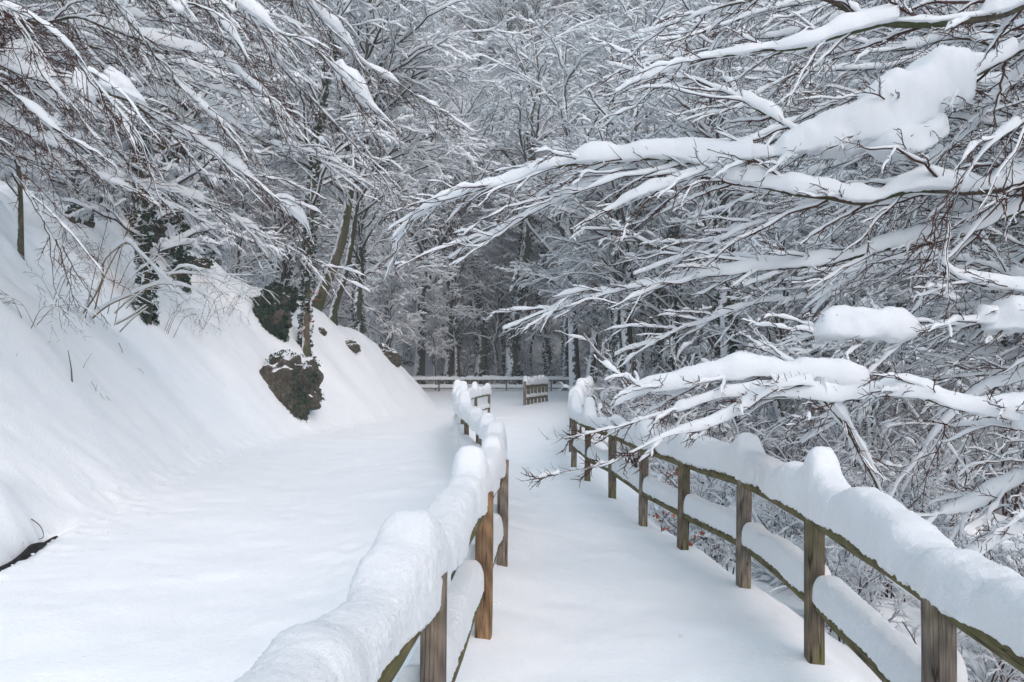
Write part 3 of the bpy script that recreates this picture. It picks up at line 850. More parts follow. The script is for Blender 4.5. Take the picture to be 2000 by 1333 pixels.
def scatter2(n, fx, fy, sep, ks, lab, group, smin, smax, cond=None):
    for x, y in spots(n, fx, fy, sep, cond):
        k = rt.choice(ks); sc = rt.uniform(smin, smax); px = HX+F*x/y
        plant(k, x, y, rt.uniform(0, 6.28), sc, lab(LOOK[k], "tall" if sc > (smin+smax)/2 else "lower", px, y), group)
scatter2(32, lambda: U(-40, -9.0), lambda: U(19, 62), 3.6, (0, 1, 2, 3, 4),
    lambda a, h, px, y: f"{h} {a} tree {row(px, (150, 400, 600), ('behind the far left boughs', 'behind the bent hazel', 'behind the hollow rock', 'past the leaning trunks'))}, {row(y, (30, 42, 54), ('front', 'second', 'third', 'back'))} row of bank wood",
    "trees in the wood behind the left bank", 1.0, 1.6, cond=lambda x, y: x < -9.0-0.10*y or (y > 42 and x < -12))
scatter2(36, lambda: U(8, 45), lambda: U(18, 64), 3.5, (0, 1, 2, 3, 4),
    lambda a, h, px, y: f"{h} {a} tree {row(px, (1300, 1500, 1750), ('just right of the bend', 'behind the middle bough', 'under the huge cushion', 'at the right edge'))}, {row(y, (30, 42, 54), ('front', 'second', 'third', 'back'))} row of ravine wood",
    "trees across the right ravine", 1.0, 1.6, cond=lambda x, y: x > 5.5+0.12*y)
scatter2(24, lambda: U(-46, 46), lambda: U(70, 90), 5.2, (0, 1, 2, 3, 4),
    lambda a, h, px, y: f"{h} {a} tree {row(px, (700, 900, 1100, 1300), ('behind the bank crest', 'above the far fence left end', 'above the far fence middle', 'above the bend', 'above the ravine'))}, {row(y, (76, 83), ('front', 'middle', 'back'))} of valley wood",
    "trees of the wood beyond the far fence", 1.3, 1.9)
scatter2(42, lambda: U(-65, 65), lambda: U(88, 110), 5.2, (0, 1, 3, 4),
    lambda a, h, px, y: f"{h} {a} tree on the foot of the far slope, {row(px, (700, 1000, 1300), ('left', 'centre left', 'centre right', 'right'))} part",
    "trees on the high far slope", 1.6, 2.3)

# the wood higher up reads as one mass: one object, trees set on points by geometry nodes
def joined_mesh(root, name):
    vs, fs, mi, mats = [], [], [], []
    n = 0
    for ch in root.children:
        me = ch.data; v = np.empty(len(me.vertices)*3, np.float32); me.vertices.foreach_get("co", v)
        l = np.empty(len(me.loops), np.int32); me.loops.foreach_get("vertex_index", l)
        vs.append(v.reshape(-1, 3)); fs.append(l.reshape(-1, 4)+n); n += len(me.vertices)
        mats.append(me.materials[0]); mi.append(np.full(len(me.polygons), len(mats)-1, np.int32))
    o = make_obj(name, np.concatenate(vs), np.concatenate(fs), mats[0])
    for m in mats[1:]: o.data.materials.append(m)
    o.data.polygons.foreach_set("material_index", np.concatenate(mi))
    COL.objects.unlink(o)
    return o
far_src = [joined_mesh(PROTO[i], "wood_tree") for i in (0, 1, 4)]
def wood(name, pts, label, srcs, smin, smax, kind="stuff"):
    me = bpy.data.meshes.new(name); me.from_pydata([(x, y, Hs(x, y)-0.1) for x, y in pts], [], [])
    o = bpy.data.objects.new(name, me); COL.objects.link(o); tag(o, label, "wood", None, kind)
    ng = bpy.data.node_groups.new(name, 'GeometryNodeTree')
    ng.interface.new_socket("Geometry", in_out='INPUT', socket_type='NodeSocketGeometry')
    ng.interface.new_socket("Geometry", in_out='OUTPUT', socket_type='NodeSocketGeometry')
    gi = ng.nodes.new("NodeGroupInput"); go = ng.nodes.new("NodeGroupOutput")
    m2p = ng.nodes.new("GeometryNodeMeshToPoints"); ng.links.new(gi.outputs[0], m2p.inputs[0])
    g2i = ng.nodes.new("GeometryNodeGeometryToInstance")
    for s_ in srcs:
        oi = ng.nodes.new("GeometryNodeObjectInfo"); oi.inputs["Object"].default_value = s_
        ng.links.new(oi.outputs["Geometry"], g2i.inputs[0])
    iop = ng.nodes.new("GeometryNodeInstanceOnPoints")
    ng.links.new(m2p.outputs[0], iop.inputs["Points"]); ng.links.new(g2i.outputs[0], iop.inputs["Instance"])
    iop.inputs["Pick Instance"].default_value = True
    ri = ng.nodes.new("FunctionNodeRandomValue"); ri.data_type = 'INT'; ri.inputs[4].default_value = 0; ri.inputs[5].default_value = len(srcs)-1
    ng.links.new(ri.outputs[2], iop.inputs["Instance Index"])
    rr_ = ng.nodes.new("FunctionNodeRandomValue"); rr_.data_type = 'FLOAT_VECTOR'; rr_.inputs[0].default_value = (0, 0, 0); rr_.inputs[1].default_value = (0, 0, 6.28)
    ng.links.new(rr_.outputs[0], iop.inputs["Rotation"])
    rs = ng.nodes.new("FunctionNodeRandomValue"); rs.data_type = 'FLOAT'; rs.inputs[2].default_value = smin; rs.inputs[3].default_value = smax; rs.inputs["Seed"].default_value = 7
    ng.links.new(rs.outputs[1], iop.inputs["Scale"])
    ng.links.new(iop.outputs[0], go.inputs[0])
    md = o.modifiers.new("wood", 'NODES'); md.node_group = ng
    return o
wood("far_wood", spots(230, lambda: U(-110, 110), lambda: U(109, 168), 5.2), "dense snowy wood covering the high slope that closes the view", far_src, 1.7, 2.4)
# low brush under the trees

# ================================================================= UNDERGROWTH
def shrub_proto(seed, h=2.0, stems=9, name="snowy_shrub", spread=0.5, snowk=1.0):
    rng = np.random.default_rng(seed)
    n = stems; K = 8; u = np.linspace(0, 1, K)
    az = rng.uniform(0, 6.28, n); le = rng.uniform(0.1, spread, n); hh = h*rng.uniform(0.6, 1.1, n)
    b = rng.normal(0, 0.18, (n, 2))
    P0 = np.zeros((n, K, 3))
    w = np.cumsum(rng.normal(0, 0.035, (n, K, 2)), axis=1)*h
    for i, f in ((0, np.cos(az)), (1, np.sin(az))):
        P0[..., i] = b[:, None, i]+(f*le*hh)[:, None]*(u+u**2)*0.7+w[..., i]
    P0[..., 2] = hh[:, None]*u*(1-0.25*u*le[:, None]*2)-0.15
    R0 = np.full((n, K), 0.015)*rng.uniform(0.6, 1.5, (n, 1))*(1-0.7*u); L0 = hh
    P1, R1, L1 = grow(P0, R0, L0, rng, 9, 0.2, 0.97, 48, 0.42, 6, droop=0.25, lift=0.1, roll=1.5, wig=0.12, rf=0.6, allround=True, rmin=0.003)
    P2, R2, L2 = grow(P1, R1, L1, rng, 6, 0.1, 0.97, 42, 0.5, 4, droop=0.2, roll=0.9, wig=0.12, rf=0.7, rmin=0.002)
    st, tw, sn = Batch(), Batch(), Batch()
    st.add(tube_arrays(P0, R0, 5)); tw.add(tube_arrays(P1, R1, 4)); tw.add(tube_arrays(P2, R2, 3))
    for (Pn, R, a, m, g) in ((P0, R0, 0.03, 4, 0.2), (P1, R1, 0.026, 4, 0.15), (P2, R2, 0.017, 3, 0.35)):
        l = lumps(len(Pn), Pn.shape[1], rng, 0.3, 1.7, g)
        sn.add(snow_arrays(Pn, (a*0.7+R)*l**0.6*snowk, (a+R)*l*snowk, m))
    k = rng.random(len(P1)) < 0.2
    l = np.array([0.1, 1, 1, 0.1])[None]*rng.uniform(0.04, 0.10, (k.sum(), 1))
    sn.add(snow_arrays(P1[k][:, :4], l, l, 6))
    root = bpy.data.objects.new(name, None); COL.objects.link(root)
    st.build("stems", M_TWIG, root); tw.build("twigs", M_TWIG, root); sn.build("snow_load", M_SNOW_TREE, root)
    return root
SHR = [shrub_proto(201, 1.9, 12, snowk=0.85, spread=0.4), shrub_proto(202, 2.6, 13, spread=0.5, snowk=0.85), shrub_proto(203, 1.3, 14, spread=0.9, snowk=0.9)]
used_s = set()
def bush(k, x, y, sc, label, group):
    o = SHR[k] if k not in used_s else copy_tree(SHR[k]); used_s.add(k)
    o.location = (x, y, Hs(x, y)-0.05); o.rotation_euler = (0, 0, rt.uniform(0, 6.28)); o.scale = (sc,)*3; o.name = "snowy_shrub"
    tag(o, label, "shrub", group)
def bspots(n, fx, fy, sep):
    out = []; tries = 0
    while len(out) < n and tries < 9000:
        tries += 1; x, y = fx(), fy()
        if any((x-a)**2+(y-b)**2 < sep*sep for a, b in out): continue
        out.append((x, y))
    return out
SL = {0: "bushy", 1: "tall loose", 2: "low spreading"}
def rowsh(v, cuts, names): return row(v, cuts, names)
for x, y in bspots(90, lambda: U(1.25, 9), lambda: U(2.0, 22), 0.6):
    x += float(xr(y))-0.1 
    k = rt.choice((0, 0, 1, 2)); e_ = x-float(xr(y))
    bush(k, x, y, U(0.55, 1.1), f"{SL[k]} snowy ravine shrub, {row(e_, (2, 4), ('hard against', 'a little behind', 'well behind'))} {row(y, (3, 4.4, 5.9, 7.1, 8.3, 10, 14), ('the nearest posts', 'the second near post', 'the third post', 'the fourth post', 'the fifth post', 'the sixth post', 'the bent part', 'the far part'))} of the right fence", "shrubs in the ravine behind the right fence")
for x, y in bspots(65, lambda: U(1.5, 18), lambda: U(20, 56), 1.5):
    k = rt.choice((0, 1, 1, 2)); x += float(xr(y)); px = HX+F*x/y
    bush(k, x, y, U(1.1, 2.2), f"{SL[k]} snowy shrub among the ravine trees, {row(px, (1250, 1400, 1600), ('by the bend', 'below the mossy trunk', 'mid ravine', 'far right'))}, {row(y, (30, 42), ('nearer', 'halfway', 'farthest'))} slope", "shrubs among the ravine trees")
for x, y in bspots(105, lambda: U(-22, 16), lambda: U(62, 86), 1.5):
    k = rt.choice((0, 1, 2)); px = HX+F*x/y
    bush(k, x, y, U(1.3, 2.9), f"{SL[k]} snowy shrub between trunks beyond the far fence, {row(px, (800, 880, 960, 1040, 1120), ('behind the bank tip', 'left end', 'left of the thickest trunk', 'right of the thickest trunk', 'over the fence end', 'right end'))}", "shrubs beyond the far fence")
for x, y in bspots(35, lambda: U(-22, -9.5), lambda: U(14, 40), 1.4):
    k = rt.choice((0, 1, 2)); px = HX+F*x/y
    bush(k, x, y, U(0.9, 1.6), f"{SL[k]} snowy shrub on top of the left bank, {row(px, (100, 300, 500), ('at the left edge', 'above the hazel', 'by the hollow rock', 'near the leaning trunks'))}, {row(y, (22, 30), ('nearer', 'middle', 'farther'))}", "shrubs on top of the left bank")

# ================================================================= NEAR LIMBS
def limb(root, pts, r0, r1, snow, seed, side=0.8, per_m=4.6, ang=30, roll=0.65, p2n=4, droop=0.14, tw=1.0, sl=1.0, hang=0.0, pre=None, bare=0.35, mats=M_LIMB, label=None, clod=0, name="limb", sn2=1.0, off=None, lenshape=0.35):
    """a bough through photo pixels at known distances; snow = (height at the base, height at the tip)"""
    rng = np.random.default_rng(seed)
    off = np.array(root.location if off is None else off)
    W = [P(*p) for p in pts]
    if pre is not None: W = [np.array(q, float) for q in pre]+W
    L = sum(np.linalg.norm(W[i+1]-W[i]) for i in range(len(W)-1))
    K = max(20, int(L/0.035)); S = catmull(W, K); u = np.linspace(0, 1, K)
    S = S + 0.016*np.stack([vnoise(u*L*3, u*0+i, None, seed) for i in range(3)], 1)
    R = r0+(r1-r0)*u**0.8
    SP, SR = S[None], R[None]
    v, f = tube_arrays(SP, SR, 10)
    body = make_obj(name, v-off, f, mats, root)
    if label: body["label"] = label
    T = nrm(np.gradient(S, axis=0)); hz = np.clip((np.sqrt(1-T[:, 2]**2)-0.25)/0.5, 0.12, 1)
    H = np.interp(u, np.linspace(0, 1, len(snow)), snow)*hz*(1+0.30*vnoise(u*L*2.5, u*0, None, seed+1)+0.22*vnoise(u*L*6, u*0, None, seed+2))
    H = H*np.where(vnoise(u*L*1.3, u*0+5, None, seed+3) < -0.72, 0.35, 1)
    H = H*1.2
    if clod: H = H*np.clip(0.75+1.5*vnoise(u*L*2.2, u*0+9, None, seed+6), 0.10, 1.35)
    Wd = np.minimum(H*0.55+R*0.9, H*0.9+R*0.5)+0.004
    vv, ff = loft_snow(S+np.array([0, 0, 1])*(R*0.35)[:, None], Wd, H, 14, seed+4, 0.012, 8, 0.002, 50, 0.2)
    make_obj("snow_load", vv-off, ff, M_SNOW_LIMB, body)
    M = int(L*per_m); LL = np.array([side/0.8])
    P1, R1, L1 = grow(SP, SR, LL, rng, M, 0.06, 0.94, ang, 0.85, 12, droop=droop, lift=0.03, roll=roll, wig=0.06, rf=0.5, tip=0.35, shape=lenshape, rmin=0.0058)
    if hang: P1[..., 2] -= hang*L1[:, None]*np.linspace(0, 1, 12)**1.6
    P2, R2, L2 = grow(P1, R1, L1, rng, p2n, 0.12, 0.98, 34, 0.55, 8, droop=0.07+hang*0.4, roll=0.9, wig=0.08, rf=0.7, tip=0.45, rmin=0.0042, minL=0.10)
    P3, R3, L3 = grow(P2, R2, L2, rng, 5, 0.15, 1.0, 42, 0.42, 4, droop=0.02+hang*0.3, roll=1.2, wig=0.10, rf=0.8, tip=0.6, rmin=0.0029, keep=0.9*tw, up=0.05, minL=0.06)
    Pb, Rb, Lb = grow(SP, SR, np.array([0.12]), rng, int(L*22), 0.03, 1, 55, 1.0, 4, droop=-0.25, roll=1.2, wig=0.10, rf=0.3, rmin=0.0024, shape=0.1, up=0.35)
    Pc, Rc, Lc = grow(P1, R1, L1, rng, 3, 0.1, 1, 45, 0.22, 3, droop=-0.15, roll=1.2, wig=0.08, rf=0.6, rmin=0.0022, up=0.4, minL=0.05)
    b = Batch(); b.add(tube_arrays(P1, R1, 5)); b.add(tube_arrays(P2, R2, 4)); b.add(tube_arrays(P3, R3, 3)); b.add(tube_arrays(Pb, Rb, 3)); b.add(tube_arrays(Pc, Rc, 3))
    b.build("twigs", M_TWIG, body, off)
    s = Batch()
    # finer resampling so the snow on side shoots is lumpy
    def fine(Pn, R_, m):
        K0 = Pn.shape[1]; x = np.linspace(0, K0-1, m); i = np.clip(x.astype(int), 0, K0-2); fr = (x-i)
        return Pn[:, i]*(1-fr)[None, :, None]+Pn[:, i+1]*fr[None, :, None], R_[:, i]*(1-fr)+R_[:, i+1]*fr
    for (Pn, R_, a, m, n, g, lo, hi) in ((P1, R1, 0.030*sl, 18, 8, bare*0.5, 0.2, 1.8), (P2, R2, 0.017*sn2*sl, 10, 6, bare*1.4, 0.2, 1.8), (P3, R3, 0.011*sn2*sl, 4, 3, bare*1.9, 0.3, 1.4)):
        Pf, Rf = fine(Pn, R_, m)
        l = lumps(len(Pf), m, rng, lo, hi, g)*rng.uniform(0.55, 1.2, (len(Pf), 1))
        k = int(m*0.8); l[:, k:] *= np.linspace(0.8, 0.05, m-k)
        Pf = Pf.copy(); Pf[..., 2] += Rf*0.5
        s.add(snow_arrays(Pf, (a*0.50+Rf*0.8)*l**0.6, (a+Rf*0.6)*l, n))
    s.build("twig_snow", M_SNOW_LIMB, body, off)
    return S

def blob(root, pts, hh, ww, seed, off=None, amp=0.05):
    """a big cushion of snow lying over a fork"""
    off = np.array(root.location if off is None else off)
    W = [P(*p) for p in pts]; L = sum(np.linalg.norm(W[i+1]-W[i]) for i in range(len(W)-1))
    K = max(24, int(L/0.02)); S = catmull(W, K); u = np.linspace(0, 1, K)
    e = np.sqrt(np.clip(np.minimum(u, 1-u)*L/0.14, 0, 1))
    H = np.interp(u, np.linspace(0, 1, len(hh)), hh)*e+0.005; Wd = np.interp(u, np.linspace(0, 1, len(ww)), ww)*e+0.005
    vv, ff = loft_snow(S, Wd, H, 40, seed, amp, 4, 0.003, 50, 0.35)
    make_obj("snow_cushion", vv-off, ff, M_SNOW_LIMB, root)

def near_tree(pts, r0, r1, label, name="beech_tree", m=None):
    W = np.array(pts, float); e = empty(name, tuple(W[0]), label, "tree", "near beech trees reaching over the path")
    S = catmull(W, 40)[None]; R = (r0+(r1-r0)*np.linspace(0, 1, 40))[None]
    v, f = tube_arrays(S, R, 16); make_obj("trunk", v-W[0], f, m or M_TRUNK_CLEAN, e)
    return e, S[0]

# the beech on the ravine side: trunk just outside the right edge of the view
RT, rts = near_tree([(6.2, 6.6, Hs(6.2, 6.6)-0.3), (6.1, 6.5, 1.0), (5.9, 6.4, 3.5), (5.6, 6.3, 6.5), (5.4, 6.2, 9.5)], 0.24, 0.10,
                    "big beech rooted in the ravine whose heavy snow laden boughs reach in from the right")
def tr(z):
    i = int(np.argmin(np.abs(rts[:, 2]-z))); return tuple(rts[i])
D = 6.0
limb(RT, [(2090, -30, 5.4), (2000, 5, 5.3), (1950, 25, 5.3), (1895, 39, 5.3), (1820, 45, 5.3), (1720, 40, 5.3), (1640, 9, 5.4), (1560, -18, 5.5), (1440, -60, 5.7)], 0.05, 0.02, [0.12, 0.16, 0.15, 0.10, 0.06], 301, side=0.7, pre=[tr(4.6)])
limb(RT, [(1740, 46, 5.3), (1685, 60, 5.3), (1625, 75, 5.3), (1565, 90, 5.3), (1500, 98, 5.4), (1440, 108, 5.4), (1370, 120, 5.5), (1300, 145, 5.6), (1210, 170, 5.8)], 0.018, 0.004, [0.09, 0.07, 0.04, 0.02], 302, side=0.6)
limb(RT, [(1620, -30, 6.5), (1540, -20, 6.5), (1450, 2, 6.5), (1390, 22, 6.5), (1330, 42, 6.6), (1260, 60, 6.7)], 0.018, 0.004, [0.08, 0.05, 0.02], 303, side=0.6)
limb(RT, [(2090, 335, 6.2), (2000, 352, 6.1), (1950, 367, 6.0), (1895, 372, 6.0), (1845, 368, 6.0), (1800, 370, 6.0), (1750, 382, 6.0), (1695, 393, 6.0), (1640, 390, 6.0), (1575, 385, 6.0), (1525, 373, 6.1), (1475, 361, 6.2), (1430, 352, 6.2), (1385, 342, 6.3), (1325, 334, 6.4), (1260, 334, 6.5), (1200, 348, 6.6), (1130, 376, 6.7), (1060, 410, 6.8), (990, 446, 6.9), (930, 475, 7.0), (880, 505, 7.1)],
     0.045, 0.005, [0.13, 0.14, 0.13, 0.11, 0.09, 0.06, 0.03], 304, side=1.0, pre=[tr(2.9)], ang=32)
limb(RT, [(2080, 60, 6.6), (1990, 100, 6.5), (1880, 160, 6.4), (1800, 205, 6.3), (1675, 262, 6.2), (1585, 278, 6.2), (1500, 305, 6.2), (1445, 316, 6.2), (1390, 336, 6.2), (1320, 356, 6.2), (1250, 382, 6.2), (1190, 412, 6.3), (1120, 450, 6.3)],
     0.04, 0.005, [0.08, 0.10, 0.14, 0.12, 0.10, 0.07, 0.03], 305, side=0.8, pre=[tr(4.2)], ang=32)
blob(RT, [(1890, 175, 6.4), (1810, 225, 6.35), (1720, 262, 6.25), (1640, 285, 6.2), (1560, 292, 6.2), (1490, 310, 6.2)], [0.28, 0.50, 0.46, 0.34, 0.20, 0.10], [0.18, 0.28, 0.27, 0.21, 0.14, 0.08], 361)
blob(RT, [(1850, 260, 6.15), (1790, 290, 6.1), (1740, 300, 6.1), (1690, 290, 6.15)], [0.2, 0.25, 0.2, 0.1], [0.12, 0.16, 0.16, 0.12], 362)
limb(RT, [(1460, 318, 6.2), (1400, 320, 6.2), (1330, 316, 6.3), (1260, 311, 6.3), (1200, 316, 6.4), (1130, 324, 6.5), (1060, 336, 6.6), (1000, 354, 6.7), (930, 374, 6.8), (860, 398, 6.9), (810, 427, 7.0), (768, 468, 7.1)],
     0.020, 0.004, [0.12, 0.11, 0.09, 0.06, 0.025], 306, side=0.85, ang=28)
limb(RT, [(1640, 285, 6.4), (1590, 268, 6.4), (1545, 248, 6.5), (1510, 228, 6.6), (1475, 212, 6.7), (1430, 188, 6.8), (1395, 175, 6.9), (1350, 155, 7.0), (1300, 148, 7.1), (1240, 140, 7.3), (1190, 128, 7.5)],
     0.022, 0.005, [0.10, 0.09, 0.06, 0.03], 307, side=1.0, ang=35)
limb(RT, [(2090, 385, 6.5), (2000, 408, 6.4), (1950, 427, 6.4), (1900, 450, 6.4), (1850, 468, 6.4), (1800, 479, 6.4), (1725, 487, 6.4), (1665, 502, 6.4), (1600, 517, 6.4), (1560, 522, 6.4), (1500, 527, 6.5), (1450, 532, 6.5), (1380, 537, 6.6), (1320, 547, 6.7), (1260, 557, 6.8), (1200, 567, 6.9), (1125, 587, 7.0), (1050, 617, 7.1), (980, 645, 7.2)],
     0.035, 0.004, [0.13, 0.12, 0.11, 0.09, 0.07, 0.04, 0.02], 308, side=0.9, pre=[tr(3.0)], ang=30)
limb(RT, [(2100, 590, 5.6), (2000, 572, 5.6), (1925, 561, 5.6), (1870, 546, 5.6), (1833, 518, 5.6)], 0.022, 0.008, [0.13, 0.12, 0.08, 0.04], 309, side=0.6, pre=[tr(1.9)])
limb(RT, [(2090, 622, 5.5), (2000, 626, 5.5), (1900, 634, 5.5), (1840, 640, 5.5), (1800, 650, 5.5), (1725, 659, 5.5), (1650, 664, 5.5), (1605, 656, 5.5), (1540, 670, 5.6), (1480, 700, 5.7)], 0.03, 0.006, [0.10, 0.13, 0.13, 0.12, 0.06, 0.02], 310, side=0.7, pre=[tr(1.9)])
blob(RT, [(1800, 644, 5.5), (1740, 650, 5.5), (1670, 654, 5.5), (1620, 650, 5.5), (1582, 652, 5.52)], [0.10, 0.12, 0.17, 0.18, 0.08], [0.10, 0.12, 0.15, 0.15, 0.1], 363)
blob(RT, [(2040, 632, 5.5), (1980, 636, 5.5), (1920, 640, 5.5)], [0.2, 0.2, 0.12], [0.15, 0.15, 0.12], 364)
limb(RT, [(2090, 855, 4.9), (2000, 832, 4.9), (1950, 813, 4.9), (1900, 801, 4.9), (1850, 790, 4.9), (1800, 776, 4.9), (1725, 774, 4.9), (1650, 780, 4.95), (1590, 776, 5.0), (1525, 771, 5.05), (1450, 775, 5.1), (1380, 790, 5.2)], 0.032, 0.007, [0.13, 0.12, 0.14, 0.14, 0.10, 0.05], 311, side=0.7, pre=[tr(0.9)], ang=30)
limb(RT, [(1640, 768, 5.0), (1590, 757, 5.0), (1525, 761, 5.0), (1480, 781, 5.0), (1430, 811, 5.0), (1380, 831, 4.95), (1310, 850, 4.9), (1250, 878, 4.85), (1190, 904, 4.8), (1100, 922, 4.75), (1025, 940, 4.7)], 0.014, 0.0025, [0.10, 0.07, 0.05, 0.02, 0.0, 0.0], 312, side=0.28, ang=20, per_m=4, bare=0.6, sl=0.7)
limb(RT, [(1680, 766, 5.2), (1620, 752, 5.2), (1540, 742, 5.2), (1450, 737, 5.2), (1380, 747, 5.2), (1320, 762, 5.2), (1255, 768, 5.25), (1200, 790, 5.3)], 0.018, 0.005, [0.13, 0.15, 0.15, 0.10, 0.05], 313, side=0.55, ang=32)
limb(RT, [(1480, 765, 5.1), (1400, 780, 5.1), (1340, 800, 5.1), (1270, 818, 5.1), (1200, 840, 5.1), (1130, 850, 5.15), (1065, 856, 5.2)], 0.009, 0.0025, [0.06, 0.04, 0.02, 0.0], 314, side=0.3, ang=24, per_m=4, bare=0.8, sl=0.7)
limb(RT, [(1600, 770, 5.0), (1650, 832, 5.05), (1680, 890, 5.1), (1710, 945, 5.15), (1742, 1008, 5.2)], 0.014, 0.009, [0.09, 0.07, 0.07], 315, side=0.35, per_m=5)
limb(RT, [(2080, 905, 5.4), (2000, 932, 5.4), (1900, 985, 5.35), (1830, 1010, 5.3), (1760, 1010, 5.25), (1690, 1003, 5.2), (1630, 960, 5.2)], 0.018, 0.006, [0.09, 0.09, 0.07, 0.04], 316, side=0.6, pre=[tr(0.2)])
limb(RT, [(2090, 700, 6.0), (2000, 735, 6.0), (1920, 762, 6.0), (1840, 830, 6.0), (1790, 900, 6.0), (1760, 960, 6.0)], 0.02, 0.005, [0.10, 0.08, 0.04], 317, side=0.8, pre=[tr(1.4)], hang=0.3)
limb(RT, [(2090, 200, 5.6), (2000, 235, 5.6), (1930, 290, 5.6), (1880, 360, 5.6), (1850, 440, 5.6), (1835, 530, 5.6)], 0.02, 0.004, [0.10, 0.07, 0.03], 318, side=0.8, pre=[tr(3.9)], hang=0.4, bare=0.8)
limb(RT, [(2090, 120, 6.8), (1990, 150, 6.8), (1930, 200, 6.8), (1880, 270, 6.8), (1800, 330, 6.8), (1720, 430, 6.9)], 0.025, 0.004, [0.12, 0.1, 0.04], 319, side=0.9, pre=[tr(4.2)], hang=0.2)
limb(RT, [(2090, 1010, 4.9), (2000, 1030, 4.9), (1930, 1060, 4.9), (1870, 1110, 4.9)], 0.02, 0.006, [0.1, 0.08, 0.05], 320, side=0.5, pre=[tr(-0.2)])

# the beech on the left bank: boughs sweep down from the upper left
LT, lts = near_tree([(-7.2, 8.5, Hs(-7.2, 8.5)-0.3), (-7.0, 8.5, 6.2), (-6.6, 8.5, 8.0), (-6.0, 8.6, 10.5)], 0.26, 0.12,
                    "big beech on top of the left bank, its snowy boughs sweeping down from upper left")
def tl(z):
    i = int(np.argmin(np.abs(lts[:, 2]-z))); return tuple(lts[i])
def ll(pts, Y0, Y1): 
    n = len(pts); return [(x/2, y/2, Y0+(Y1-Y0)*i/(n-1)) for i, (x, y) in enumerate(pts)]
LK = dict(hang=0.10, bare=1.0, droop=0.08, sn2=0.8, sl=0.9, per_m=6, ang=24, clod=1, roll=0.7, p2n=5)
limb(LT, ll([(-60, -80), (0, 0), (60, 90), (110, 170), (150, 260), (200, 320), (260, 390), (330, 500)], 7.0, 7.2), 0.025, 0.005, [0.09, 0.08, 0.03], 401, side=0.9, pre=[tl(8)], **LK)
limb(LT, ll([(-120, 200), (0, 250), (100, 292), (200, 330), (300, 362), (360, 372), (450, 420), (560, 500)], 7.5, 7.8), 0.04, 0.006, [0.13, 0.14, 0.10, 0.04], 402, side=0.9, pre=[tl(5.5)], **LK)
limb(LT, ll([(380, -90), (440, 0), (490, 72), (560, 152), (610, 222), (660, 282), (720, 350), (800, 422), (880, 490), (960, 570)], 8.2, 8.8), 0.03, 0.005, [0.11, 0.11, 0.08, 0.03], 403, side=0.9, pre=[tl(9)], **LK)
limb(LT, ll([(600, -80), (700, 0), (800, 35), (890, 120), (950, 200), (1000, 300), (1050, 380), (1080, 480), (1110, 580)], 7.6, 8.0), 0.035, 0.004, [0.15, 0.19, 0.20, 0.14, 0.05], 404, side=0.85, pre=[tl(9.5)], **LK)
limb(LT, ll([(800, -80), (930, 10), (1010, 75), (1100, 135), (1200, 180), (1270, 230), (1320, 290), (1390, 370), (1480, 440), (1560, 520)], 8.6, 9.2), 0.035, 0.005, [0.18, 0.30, 0.28, 0.2, 0.22, 0.05], 405, side=0.9, pre=[tl(10)], **LK)
limb(LT, ll([(-60, 170), (100, 240), (280, 335), (380, 355), (500, 392), (600, 460), (700, 512), (800, 572), (900, 642), (1000, 705), (1100, 792), (1180, 862), (1230, 950)], 7.8, 9.5), 0.035, 0.005, [0.12, 0.13, 0.11, 0.11, 0.09], 406, side=1.0, pre=[tl(6.5)], **LK)
limb(LT, ll([(-100, 20), (0, 62), (150, 92), (300, 70), (400, 100), (520, 142), (700, 192), (820, 225), (900, 260), (1000, 340), (1080, 420)], 8.5, 9.5), 0.035, 0.005, [0.12, 0.13, 0.12, 0.05], 407, side=0.9, pre=[tl(7.5)], **LK)
limb(LT, ll([(-100, 270), (0, 330), (100, 402), (200, 482), (290, 545), (400, 640)], 6.8, 7.0), 0.028, 0.005, [0.12, 0.13, 0.1, 0.03], 408, side=0.8, pre=[tl(5.2)], **LK)
limb(LT, ll([(-100, 400), (0, 462), (120, 532), (260, 592), (400, 692), (490, 732), (620, 800)], 8.0, 8.6), 0.025, 0.004, [0.10, 0.10, 0.07, 0.03], 409, side=0.9, pre=[tl(5.0)], **LK)
blob(LT, ll([(380, 340), (440, 350), (510, 375), (570, 400)], 7.8, 7.9), [0.15, 0.22, 0.18, 0.08], [0.12, 0.17, 0.14, 0.08], 461)
blob(LT, ll([(290, 300), (330, 350), (370, 380)], 7.6, 7.6), [0.2, 0.24, 0.12], [0.12, 0.15, 0.1], 462)
limb(LT, ll([(180, -60), (230, 20), (290, 110), (340, 190), (400, 260), (450, 330)], 9.2, 9.6), 0.02, 0.004, [0.10, 0.08, 0.03], 410, side=0.9, pre=[tl(8)], **LK)
limb(LT, ll([(-80, -40), (40, 30), (160, 90), (280, 190), (360, 300), (460, 430), (560, 560), (640, 700)], 6.4, 6.8), 0.018, 0.003, [0.07, 0.06, 0.02], 411, side=0.9, pre=[tl(7.4)], hang=0.35, bare=1.2, sn2=0.5)
limb(LT, ll([(-120, 520), (0, 620), (120, 760), (200, 900), (300, 1000), (420, 1060)], 6.6, 7.4), 0.012, 0.003, [0.03, 0.02, 0.0], 412, side=0.9, pre=[tl(4.8)], hang=0.3, bare=1.6, sn2=0.3, per_m=5)
limb(LT, ll([(1150, -60), (1240, 60), (1330, 150), (1440, 260), (1560, 330), (1700, 420), (1850, 520)], 11, 12.5), 0.03, 0.005, [0.10, 0.12, 0.1, 0.05], 413, side=1.1, pre=[tl(10.4)], **LK)
limb(LT, ll([(900, -60), (1000, 120), (1130, 300), (1250, 420), (1380, 560), (1500, 700), (1600, 850)], 11.5, 13), 0.03, 0.005, [0.10, 0.12, 0.1, 0.05], 414, side=1.1, pre=[tl(10.4)], **LK)

